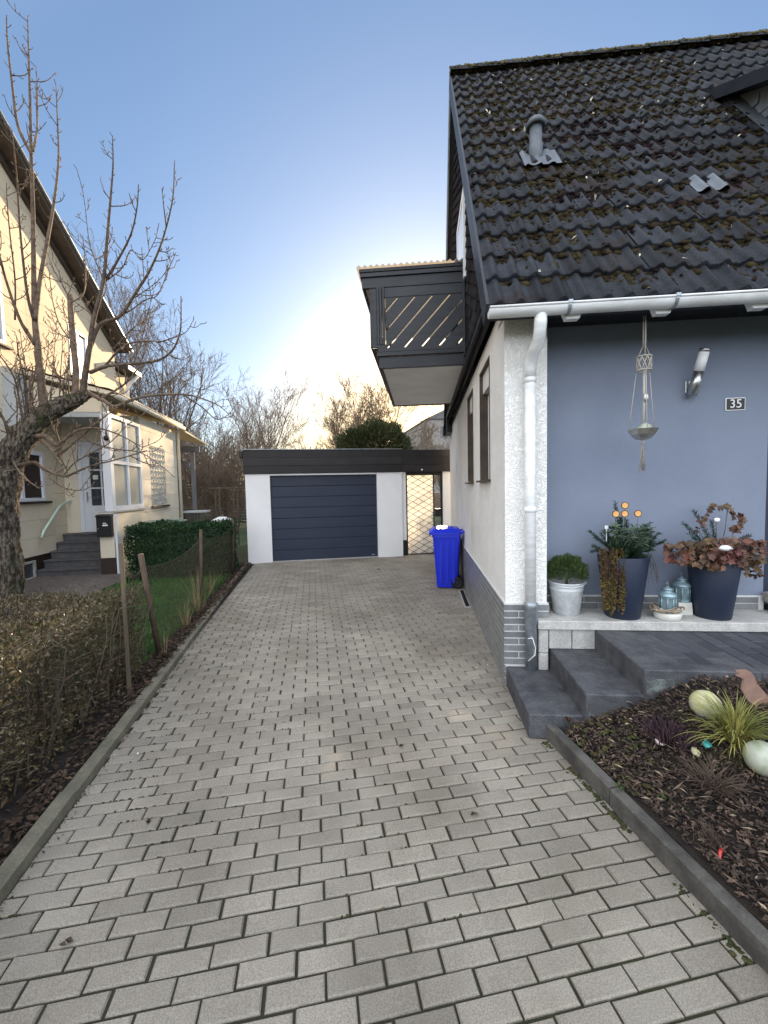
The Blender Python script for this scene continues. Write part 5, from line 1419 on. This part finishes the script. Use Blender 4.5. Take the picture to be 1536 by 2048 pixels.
# bucket with conifer
bk = thing('zinc_bucket', 'weathered zinc bucket at the left end of the ledge', 'bucket', MH, (.525, .12, LZ))
g = MB(); g.lathe([(.098, 0), (.10, .012), (.104, .014), (.128, .20), (.131, .205), (.134, .212), (.131, .22), (.137, .262), (.142, .266), (.142, .274), (.134, .274), (.13, .25), (0, .245)], 0, 0, 32); g.build('body', M_BUCKET, bk)
g = MB(); g.tube([(.138, -.02, .245), (.15, -.03, .262), (.135, -.06, .272), (.09, -.12, .258), (0, -.147, .245), (-.09, -.12, .25), (-.138, -.02, .245)], .004, 6); g.sphere((.143, -.025, .262), .014, 10, 8); g.build('handle', M_BUCKET, bk)
def needle_ball(name, label, cat, M, loc, rx, rz_, n, L, m):
    t = thing(name, label, cat, M, loc); U = nrg.normal(size=(n, 3)); U /= np.linalg.norm(U, axis=1)[:, None]; U[:, 2] = np.where(U[:, 2] < -.35, -U[:, 2], U[:, 2])
    b = np.array([mnoise.noise(Vector((a * 3, bb * 3, c * 3))) for a, bb, c in U])
    C = U * ((.55 + .45 * nrg.random(n) ** .5) * (1 + .22 * b))[:, None] * np.array([rx, rx * .85, rz_])
    g = MB(); g.leaves(C, nrg.uniform(L * .6, L * 1.4, n), nrg.uniform(L * .14, L * .28, n), A=U + nrg.normal(0, .5, (n, 3)) + np.array([0, 0, .4])); g.build('foliage', m, t)
    g = MB(); g.tube([(0, 0, -.12), (0, 0, .05)], .012, 6); g.build('stem', M_TWIG, t); return t
M_DWARF = mat("dwarf_conifer", (.045, .075, .018), (.065, .10, .025), ns=8, rough=.6, tint=.55, transl=.1)
needle_ball('dwarf_conifer', 'rounded bright green dwarf conifer growing in the zinc bucket', 'shrub', MH, (.525, .115, LZ + .345), .165, .145, 5200, .030, M_DWARF)
# tall planters
def pot(w, u, rt, rb, h, label):
    t = thing('planter', label, 'plant pot', MH, (w, u, LZ), group='dark blue planters on the ledge')
    g = MB(); g.lathe([(rb - .006, 0), (rb, .006), (rt, h - .006), (rt - .003, h), (rt - .012, h), (rt - .016, h - .04), (0, h - .045)], 0, 0, 40); g.build('body', M_POT, t)
    g = MB(); g.lathe([(rt - .02, h - .045), (rt - .06, h - .03), (0, h - .025)], 0, 0, 20); g.build('soil', M_SOIL, t); return t
pot(.945, .055, .187, .130, .50, 'tall dark blue planter with trailing plant hanging down its left side')
pot(1.635, .055, .178, .122, .47, 'dark blue planter under the bronze red leaves')
def sprig(mb, p0, p1, w, n=90, t=None):
    p0, p1 = np.array(p0), np.array(p1); ax = p1 - p0; L = np.linalg.norm(ax); ax /= L
    mid = (p0 + p1) / 2 + nrg.normal(0, L * .06, 3)
    k = nrg.random(n); C = (1 - k)[:, None] ** 2 * p0 + (2 * k * (1 - k))[:, None] * mid + (k ** 2)[:, None] * p1
    s = nrg.normal(size=(n, 3)); s -= (s @ ax)[:, None] * ax; s /= np.linalg.norm(s, axis=1)[:, None]
    A = s * .8 + ax * .75; mb.leaves(C + A * w * .35, nrg.uniform(w * .7, w * 1.1, n), np.full(n, .0042), A=A, t=nrg.random(n) if t is None else np.full(n, t))
    mb.tube([p0, mid * .5 + (p0 + p1) * .25, p1], [.004, .003, .002], 4, .2)
def hv(px, py, u): p = at_u(px, py, u); return np.array((p.x, p.y, p.z))
g = MB(); c0 = hv(1247, 1112, .055)
for px, py, u in ((1231, 1003, .10), (1240, 1035, .12), (1254, 1040, .08), (1319, 1066, .0), (1322, 1084, -.02), (1300, 1046, .06), (1190, 1073, .02), (1187, 1091, -.03), (1282, 1100, -.10), (1306, 1098, -.08), (1254, 1100, -.14), (1222, 1088, -.1), (1296, 1062, .12), (1208, 1062, .1), (1272, 1090, -.13), (1236, 1070, .05), (1310, 1075, .1)):
    q = hv(px, py, u); s = c0 + (q - c0) * .12 + np.array([0, 0, -.01])
    sprig(g, s, q, .038, 190)
    for b in range(2):
        k = rng.uniform(.3, .6); s2 = s + (q - s) * k; e = s2 + (q - s) * rng.uniform(.25, .4) + nrg.normal(0, .04, 3); sprig(g, s2, e, .032, 90)
tag(g.build('fir_branches', M_FIRGREEN, None, MH), 'dark fir branches set in the tall planter with the amber discs', 'fir branches')
g = MB(); n = 0
for k in range(46):
    px, py = rng.uniform(1212, 1300), rng.uniform(1052, 1092); c = hv(px, py, rng.uniform(-.12, .10))
    for b in range(6):
        a = rng.uniform(0, 6.283); A = np.array([math.cos(a), math.sin(a) * .8, rng.uniform(-.35, .55)]); L = rng.uniform(.045, .078)
        g.leaves([c + A / np.linalg.norm(A) * L * .5], L, L * .36, N=np.array([[0, -.3, 1.]]), A=A[None], t=np.array([rng.random()]))
    g.tube([c0 + np.array([rng.gauss(0, .05), rng.gauss(0, .04), -.02]), c], .0028, 4)
tag(g.build('sage_plant', M_LEAFGREEN, None, MH), 'grey green sage with broad leaves in the tall planter', 'plant')
g = MB()
for px0, px1, ybot, n in ((1199, 1226, 1232, 1500), (1222, 1252, 1238, 1700)):
    for k in range(16):
        x = rng.uniform(px0, px1); yb = ybot - abs(rng.gauss(0, 28)); top = hv(x, rng.uniform(1096, 1104), rng.uniform(-.10, -.05)); bot = hv(x + (3 if px0 < 1210 else -2), yb, -.11 + rng.uniform(-.015, .01)); bot[2] = max(bot[2], LZ + .015)
        mid = (top + bot) / 2 + np.array([rng.gauss(0, .006), -.025, 0]); pts = [top, top * .6 + mid * .4 + np.array([0, -.02, .01]), mid, bot]
        g.tube(pts, .0015, 3, .3, cap=False); m = n // 16
        kk = nrg.random(m); C = ((1 - kk) ** 2)[:, None] * top + (2 * kk * (1 - kk))[:, None] * mid + (kk ** 2)[:, None] * bot + nrg.normal(0, .006, (m, 3))
        g.leaves(C, nrg.uniform(.011, .021, m), nrg.uniform(.010, .017, m), A=nrg.normal(0, .6, (m, 3)) + np.array([0, -.5, -.3]))
tag(g.build('trailing_plant', M_TRAIL, None, MH), 'yellow brown creeping plant trailing down the tall planter to the ledge', 'plant')
g = MB()
for k in range(9):
    t0 = hv(rng.uniform(1292, 1304), 1108, .02); p = [t0]
    for s in range(5): p.append(p[-1] + np.array([rng.uniform(-.005, .025), 0, -rng.uniform(.03, .06)]))
    g.tube(p, .0012, 3)
    g.leaves(p, .012, .009)
tag(g.build('dead_tendrils', M_TWIG, None, MH), 'thin dark dead tendrils hanging from the right of the tall planter', 'plant')
for k, (px, py, lb) in enumerate(((1249.8, 1010.8, 'highest of the four amber discs on wires'), (1231.7, 1028, 'leftmost amber disc on a wire in the tall planter'), (1249.5, 1027.5, 'amber disc directly below the highest one'), (1276, 1027, 'rightmost amber disc, set apart from the other three'))):
    c = hv(px, py, .03); t = thing('disc_ornament', lb, 'ornament', MH, tuple(c), 0, 'amber disc ornaments in the planter')
    g = MB(); g.tube([(0, -.003, 0), (0, .003, 0)], .0225, 28, smooth=False); g.build('disc', M_ORANGE, t)
    g = MB(); a = np.linspace(0, 2 * math.pi, 29); g.tube([(.026 * math.cos(q), 0, .026 * math.sin(q)) for q in a], .003, 6); g.tube([(0, 0, -.026), (rng.gauss(0, .006), 0, -.09), (rng.gauss(0, .01), .02, -.2)], .0017, 5); g.build('wire', M_POST, t)
c = hv(1213, 1060, -.03); t = thing('plant_tag', 'small white plant tag standing among the sage leaves', 'tag', MH, tuple(c))
g = MB(); g.box(-.013, .013, -.0015, 0, .01, .035); g.build('plate', M_WHITE, t); g = MB(); g.box(-.003, .003, -.001, 0, -.09, .0095); g.build('spike', M_WHITE, t)
# bronze leaves
g = MB(); sup = []
def lobed(c, L, A, N, t):
    A = A / np.linalg.norm(A); B = np.cross(A, N); B /= np.linalg.norm(B); N2 = np.cross(B, A)
    out = [(-.5, 0), (-.38, .32), (-.12, .26), (.02, .5), (.16, .22), (.5, 0), (.16, -.22), (.02, -.5), (-.12, -.26), (-.38, -.32)]
    V = [c] + [c + A * x * L + B * y * L + N2 * (abs(y) * .3 - .12 * x * x) * L for x, y in out]
    g.add(V, [(0, 1 + i, 1 + (i + 1) % 10) for i in range(10)], t, True)
def leafat(px, py, u, L):
    c = hv(px, py, u); A = np.array([rng.gauss(0, .7), -.35, rng.gauss(-.35, .6)]); N = np.array([rng.gauss(0, .5), -.9, .55]) + nrg.normal(0, .3, 3); lobed(c, L * rng.uniform(.75, 1.25), A, N, rng.random())
for k in range(560):
    x = rng.gauss(0, 1); px = 1432 + 94 * max(-1.05, min(1.0, x * .55)); k2 = (px - 1432) / 98
    py = rng.uniform(1080 + 8 * abs(k2) * (1 if k2 < 0 else .4), 1140 - 16 * abs(k2)); leafat(px, py, rng.uniform(-.17, .06) - (.02 if py > 1110 else 0), .052)
for k in range(34): leafat(rng.uniform(1484, 1524), rng.uniform(1118, 1156) , rng.uniform(-.1, 0), .045)
arch = [(1398, 1062), (1410, 1035), (1424, 1014), (1440, 1016), (1460, 1020), (1475, 1032), (1485, 1048), (1478, 1060), (1455, 1050)]
for k in range(60):
    i = rng.randint(0, len(arch) - 2); q = rng.random(); leafat(arch[i][0] * (1 - q) + arch[i + 1][0] * q + rng.gauss(0, 4), arch[i][1] * (1 - q) + arch[i + 1][1] * q + rng.gauss(0, 4), rng.uniform(0, .08), .048)
tv = tag(g.build('bronze_ivy', M_REDLEAF, None, MH), 'bronze red leafed vine spilling over the right planter', 'plant')
g = MB(); cc = hv(1435, 1112, .055)
for path in ([(1420, 1100), (1398, 1062), (1410, 1030), (1430, 1012), (1465, 1020), (1487, 1050)], [(1440, 1100), (1450, 1060), (1455, 1020)], [(1400, 1120), (1360, 1110), (1335, 1095)], [(1470, 1110), (1505, 1125), (1515, 1150)], [(1432, 1095), (1433, 1040)], [(1463, 1100), (1466, 1055)], [(1450, 1075), (1470, 1073)]): g.tube([hv(x, y, .03) for x, y in path], .0028, 5)
g.build('stems', M_TWIG, tv, MH @ Matrix.Identity(4) if False else None) if False else None
so = g.build('stems', M_TWIG, None, MH); so.parent = tv
g = MB()
for px, py, u in ((1388, 1022, .06), (1366, 1047, .04), (1378, 1066, 0), (1424, 1042, .02), (1500, 1072, .02), (1508, 1092, 0), (1440, 1086, -.12), (1470, 1086, -.1), (1410, 1075, .05)):
    q = hv(px, py, u); s = cc + (q - cc) * .2; sprig(g, s, q, .038, 170)
tag(g.build('fir_branches', M_FIRGREEN, None, MH), 'few fir branches poking out of the bronze red vine', 'fir branches')
g = MB(); c = hv(1450, 1096, -.16); g.sphere(tuple(c), (.052, .03, .022), 14, 10, .5, .25, 4); tag(g.build('white_shell', M_WHITE, None, MH), 'white shell lying on the bronze red leaves', 'shell')
g = MB(); c = hv(1434, 1040, .0); g.sphere(tuple(c), (.022, .01, .017), 12, 8, .5, .3, 6); tag(g.build('white_heart', M_WHITE, None, MH), 'small white heart hung in the bronze red vine', 'ornament')
# lanterns
def lantern(w, u, z, s, label):
    t = thing('lantern', label, 'lantern', MH @ Matrix.Translation((w, u, z)) @ Matrix.Scale(s, 4), (0, 0, 0), .3, 'small metal lanterns on the ledge')
    g = MB(); g.lathe([(.052, 0), (.058, .004), (.058, .016), (.05, .02)], 0, 0, 8, smooth=False)
    for k in range(8):
        a = (k + 0) * math.pi / 4; g.tube([(.05 * math.cos(a), .05 * math.sin(a), .018), (.05 * math.cos(a), .05 * math.sin(a), .105)], .0045, 5)
    g.lathe([(.05, .10), (.056, .103), (.056, .112), (.05, .114)], 0, 0, 8, smooth=False); g.build('frame', M_LIGHTBLUE, t)
    g = MB(); g.lathe([(.06, .112), (.058, .124), (.040, .142), (.030, .147), (.030, .158), (.036, .160), (.026, .172), (.010, .178), (.008, .186), (0, .188)], 0, 0, 20); g.build('roof', M_LIGHTBLUE, t)
    g = MB(); a = np.linspace(0, 2 * math.pi, 17); g.tube([(.017 * math.cos(q), .008 * math.cos(q), .203 + .017 * math.sin(q)) for q in a], .002, 5); g.build('ring', M_STEEL, t)
    g = MB(); g.lathe([(.046, .02), (.046, .102)], 0, 0, 8, smooth=False); g.build('pane', mat("lantern_glass", (.16, .22, .24), rough=.1, spec=.6), t)
    g = MB(); g.lathe([(.016, .02), (.016, .075), (0, .076)], 0, 0, 14); g.build('candle', M_CANDLE, t); return t
lantern(1.262, -.0, LZ + .055, 1.1, 'front lantern ringed by a driftwood wreath')
lantern(1.445, .13, LZ + .105, 1.1, 'rear lantern standing on a white block')
g = MB(); g.lathe([(.085, 0), (.092, .006), (.100, .05), (.094, .056), (0, .054)], 1.295, -.0, 28)
g = MB(); g.lathe([(.085, LZ), (.092, LZ + .006), (.100, LZ + .05), (.094, LZ + .0545), (0, LZ + .053)], 1.262, 0, 28); tag(g.build('candle_dish', M_CANDLE, None, MH), 'round cream dish under the front lantern', 'dish')
g = MB(); g.prism([(1.385, LZ), (1.505, LZ), (1.495, LZ + .103), (1.395, LZ + .103)], 'y', .08, .185); tag(g.build('pedestal_block', M_CANDLE, None, MH), 'white block carrying the rear lantern', 'block')
g = MB()
for k in range(13):
    a0 = rng.uniform(0, 6.28); rr_ = rng.uniform(.085, .12); z0 = LZ + rng.uniform(.058, .095)
    pts = [(1.262 + rr_ * math.cos(a0 + q) * (1 + rng.gauss(0, .05)), -.0 + rr_ * .85 * math.sin(a0 + q), z0 + rng.gauss(0, .008)) for q in np.linspace(0, rng.uniform(1.5, 3.2), 9)]
    g.tube(pts, [.006, .006, .0065, .006, .006, .0055, .005, .004, .003], 6, rng.random())
tag(g.build('driftwood_wreath', mat("driftwood", (.40, .33, .25), (.26, .20, .15), ns=20, rough=.9, tint=.3), None, MH), 'pale driftwood wreath round the front lantern', 'wreath')
sb = thing('stone_blocks', 'two stacked rough granite blocks at the right end of the ledge', 'blocks', MH, (2.22, .14, LZ))
g = MB(); g.box(-.045, .16, -.08, .085, 0, .075, .5, .008); g.build('lower_block', M_STONE, sb); g = MB(); g.box(-.085, .18, -.10, .095, .077, .16, .5, .01); g.build('upper_block', M_STONE, sb)

# ------------------------------------------------------------------ flower bed
n = 46000
r_ = 1.52 + nrg.random(n) ** 1.15 * 2.2; d_ = nrg.uniform(-.6, 2.95, n)
zz = np.array([bed_z(a) + .035 * mnoise.noise(Vector((a * 3, b * 3, 2))) for a, b in zip(r_, d_)])
C = np.stack([r_, d_, zz - .012 + nrg.uniform(0, .026, n)], 1)
keep = np.array([not (d2h(a, b)[1] > -.79 and True) for a, b in zip(r_, d_)]); C = C[keep]; n = len(C)
g = MB(); A = nrg.normal(size=(n, 3)) * np.array([1, 1, .35]); N = np.tile([0, 0, 1.], (n, 1)) + nrg.normal(0, .45, (n, 3)); g.leaves(C, nrg.uniform(.010, .044, n), nrg.uniform(.005, .017, n), N=N, A=A, fold=.2)
tag(g.build('bark_mulch', M_CHIP, None, MD), 'dark bark mulch and dead leaves covering the flower bed', 'mulch', kind='stuff')
g = MB(); pick = nrg.random(n) < .022; C2 = C[pick] + np.array([0, 0, .012]); k = len(C2); g.leaves(C2, nrg.uniform(.02, .075, k), nrg.uniform(.004, .014, k), N=np.tile([0, 0, 1.], (k, 1)) + nrg.normal(0, .4, (k, 3)), A=nrg.normal(size=(k, 3)) * np.array([1, 1, .25]))
tag(g.build('wood_chips', M_CHIPPALE, None, MD), 'pale wood chips scattered on the dark mulch', 'wood chips', kind='stuff')
g = MB()
Cm = []
for _ in range(5000):
    a, b = rng.uniform(1.52, 3.6), rng.uniform(-.5, 2.9)
    if mnoise.noise(Vector((a * 2.2, b * 2.2, 7))) > .12 and d2h(a, b)[1] < -.79: Cm.append((a, b, bed_z(a) + .035 * mnoise.noise(Vector((a * 3, b * 3, 2))) - .004))
clumps(g, Cm, [rng.uniform(.008, .02) for _ in Cm], .5)
tag(g.build('bed_moss', mat("bed_moss", (.035, .045, .010), (.05, .04, .015), ns=9, rough=1, tint=.5), None, MD), 'moss cushions between the bark mulch', 'moss', kind='stuff')
def bp(px, py): p = on_bed(px, py); return (p.x, p.y, p.z)
p = bp(1428, 1438); g = MB(); g.sphere((0, 0, 0), .074, 32, 20, .5, .03, 1); b1 = g.build('ceramic_ball', M_BALL, None); b1.matrix_world = MD @ Matrix.Translation((p[0], p[1] + .05, p[2] + .055)); tag(b1, 'yellowish weathered ball at the foot of the platform', 'ball', 'weathered garden balls')
p = bp(1538, 1556); g = MB(); g.sphere((0, 0, 0), .074, 32, 20, .5, .03, 3); b2 = g.build('ceramic_ball', M_BALLW, None); b2.matrix_world = MD @ Matrix.Translation((p[0] + .03, p[1] + .05, p[2] + .055)); tag(b2, 'pale whitish ball in front of the striped grass', 'ball', 'weathered garden balls')
p = bp(1482, 1492); g = MB(); tuft(g, (p[0], p[1] + .03, p[2]), 340, .27, .0036, .75, .75, 8); tag(g.build('striped_grass', M_YGRASS, None, MD), 'yellow green striped grass clump between the two balls', 'grass clump')
bird = [(735, 262), (790, 272), (850, 268), (905, 268), (960, 300), (1000, 350), (1032, 440), (1100, 520), (1160, 590), (1210, 660), (1290, 780), (1370, 920), (1330, 960), (1180, 860), (1080, 800), (920, 690), (880, 620), (835, 540), (845, 470), (865, 405), (830, 375), (762, 348), (757, 330), (808, 320), (768, 300)]
pb_ = bp(1497, 1412); bd = thing('metal_bird', 'rust brown flat metal bird with open beak behind the striped grass', 'garden ornament', MD, pb_)
poly = [at_d(1360 + x / 6.824, 1300 + y / 6.824, pb_[1]) for x, y in bird]
g = MB(); g.prism([(q.x - pb_[0], q.z - pb_[2]) for q in poly], 'y', -.004, .004); g.build('plate', M_RUST, bd)
g = MB(); g.tube([(.05, 0, .0), (.05, 0, -.12)], .005, 6); g.build('spike', M_RUST, bd)
p = bp(1338, 1475); g = MB()
for k in range(260):
    a, l = rng.uniform(0, 6.28), abs(rng.gauss(0, .55)); d3 = np.array([math.cos(a) * math.sin(l), math.sin(a) * math.sin(l), math.cos(l)]); q = np.array(p) + np.array([math.cos(a), math.sin(a), 0]) * rng.uniform(0, .12); L = rng.uniform(.03, .075)
    g.tube([q, q + d3 * L * .5, q + d3 * L], [.003, .0045, .003], 4, rng.random(), cap=False)
    g.leaves([q + d3 * L * x for x in (.4, .55, .7, .85, 1)], .014, .005)
tag(g.build('heather', M_HEATHER, None, MD), 'dark purple heather cushion in the mulch below the platform', 'plant')
def twiggy(px, py, n, L, label):
    p = bp(px, py); g = MB()
    for k in range(n):
        a, l = rng.uniform(0, 6.28), rng.uniform(.5, 1.35); d3 = np.array([math.cos(a) * math.sin(l), math.sin(a) * math.sin(l), math.cos(l)]); q = np.array(p) + nrg.normal(0, .02, 3) * np.array([1, 1, .2]); ln = L * rng.uniform(.5, 1)
        e = q + d3 * ln; e[2] = max(e[2], bed_z(e[0]) + .005); g.tube([q, (q + e) / 2 + np.array([0, 0, .02]) + nrg.normal(0, .01, 3), e], [.0022, .0019, .0011], 4, rng.random(), cap=False)
    tag(g.build('dead_perennial', M_DEADSTEM, None, MD), label, 'plant', 'dead stems in the flower bed')
twiggy(1430, 1580, 150, .17, 'spreading dead twiggy plant below the striped grass')
twiggy(1425, 1690, 40, .10, 'small dead twiggy plant beside the red fragment')
def scrap(name, px, py, m, rr_, label, cat, seed, dz_=.012):
    p = bp(px, py); g = MB(); g.sphere((0, 0, 0), rr_, 10, 7, .5, .7, seed); o = g.build(name, m, None); o.matrix_world = MD @ Matrix.Translation((p[0], p[1], p[2] + dz_)) @ Matrix.Rotation(seed, 4, 'Z'); tag(o, label, cat)
scrap('glass_nugget', 1414, 1492, M_TEAL, (.030, .02, .016), 'teal glass nugget in the mulch left of the striped grass', 'glass', 1)
scrap('pale_stone', 1318, 1489, M_PINK, (.024, .014, .012), 'small pinkish white stone beside the purple heather', 'stone', 2)
scrap('red_fragment', 1441, 1709, M_RED, (.035, .007, .008), 'bright red plastic fragment lying in the mulch', 'fragment', .6)
scrap('clay_fragment', 1391, 1508, M_BALL, (.035, .018, .014), 'tan clay piece below the teal glass nugget', 'fragment', 4)
def seedling(px, py, label):
    p = bp(px, py); g = MB(); k = 14; C = np.array(p) + nrg.normal(0, .012, (k, 3)) + np.array([0, 0, .02]); g.leaves(C, .022, .014, N=np.tile([0, 0, 1.], (k, 1)) + nrg.normal(0, .3, (k, 3))); tag(g.build('seedling', M_DWARF, None, MD), label, 'seedling', 'green seedlings in the mulch')
seedling(1240, 1583, 'small green seedling near the kerb'); seedling(1326, 1600, 'small green seedling farther into the mulch')
# fallen leaves on the paving
def fallen(pt, L, label, m=M_LITTER, frame=MD, name='fallen_leaf', gr='fallen leaves on the paving'):
    g = MB(); a = rng.uniform(0, 6.28); k = 3
    C = np.array(pt)[None] + nrg.normal(0, .004, (k, 3)) * np.array([1, 1, 0]) + np.array([0, 0, .008]); g.leaves(C, L, L * .6, N=np.tile([0, 0, 1.], (k, 1)) + nrg.normal(0, .25, (k, 3)), A=nrg.normal(0, .4, (k, 3)) * np.array([1, 1, .2]) + np.array([math.cos(a), math.sin(a), 0]), fold=.4)
    tag(g.build(name, m, None, frame), label, 'leaf', gr)
def gd(px, py):
    v = MDI.to_3x3() @ ray(px, py); e = MDI @ EYEP; t = -e.z / v.z; q = e + v * t; return (q.x, q.y, .002)
fallen(gd(297, 1646), .032, 'brown curled leaf on the paving at the left'); fallen(gd(132, 1890), .03, 'brown leaf on the paving in the lower left corner'); fallen(gd(803, 1494), .03, 'dark leaf in the middle of the paving'); fallen(gd(948, 1632), .03, 'flat tan leaf on the paving right of centre')
fallen(gd(757, 1140), .06, 'dark leaf in front of the garage door')
q = d2h(*bp(1136, 1452)); fallen((q[0], q[1], q[2] + .03), .07, 'rusty curled leaf at the corner of the lowest step', M_REDLEAF, MH)
for k, (px, py) in enumerate(((277, 1510), (211, 1520), (967, 1325), (955, 1337), (975, 1332))):
    fallen(gd(px, py), .014, ('white petal at the left kerb, nearer the camera', 'white petal beside the left kerb, at the paver edge', 'topmost white petal by the tiled plinth', 'lowest white petal by the tiled plinth', 'white petal between two others by the plinth')[k], M_WHITE, MD, 'fallen_petal', 'white petals on the paving')
g = MB(); n = 700; rr2 = nrg.random(n)
C = np.array([(rl(d) + abs(nrg.normal(0, .03)) + .005, d, .004 + .006 * nrg.random()) for d in nrg.uniform(0.5, 9.4, n)]); g.leaves(C, nrg.uniform(.006, .022, n), nrg.uniform(.004, .012, n), N=np.tile([0, 0, 1.], (n, 1)) + nrg.normal(0, .4, (n, 3)))
Cm = [(1.44 - abs(rng.gauss(0, .012)), d, -.004) for d in nrg.uniform(-.5, 2.35, 900) if mnoise.noise(Vector((d * 3, 0, 0))) > -.1]; 
tag(g.build('kerb_debris', M_LITTER, None, MD), 'fine leaf debris along the left kerb', 'debris', kind='stuff')
g = MB(); clumps(g, Cm, [rng.uniform(.006, .013) for _ in Cm], .45); clumps(g, MJ, [rng.uniform(.004, .007) for _ in MJ], .7); tag(g.build('joint_moss', mat("kerb_moss", (.03, .04, .010), (.045, .04, .015), ns=9, rough=1, tint=.5), None, MD), 'moss in the paving joints and along the foot of the dark kerb', 'moss', kind='stuff')
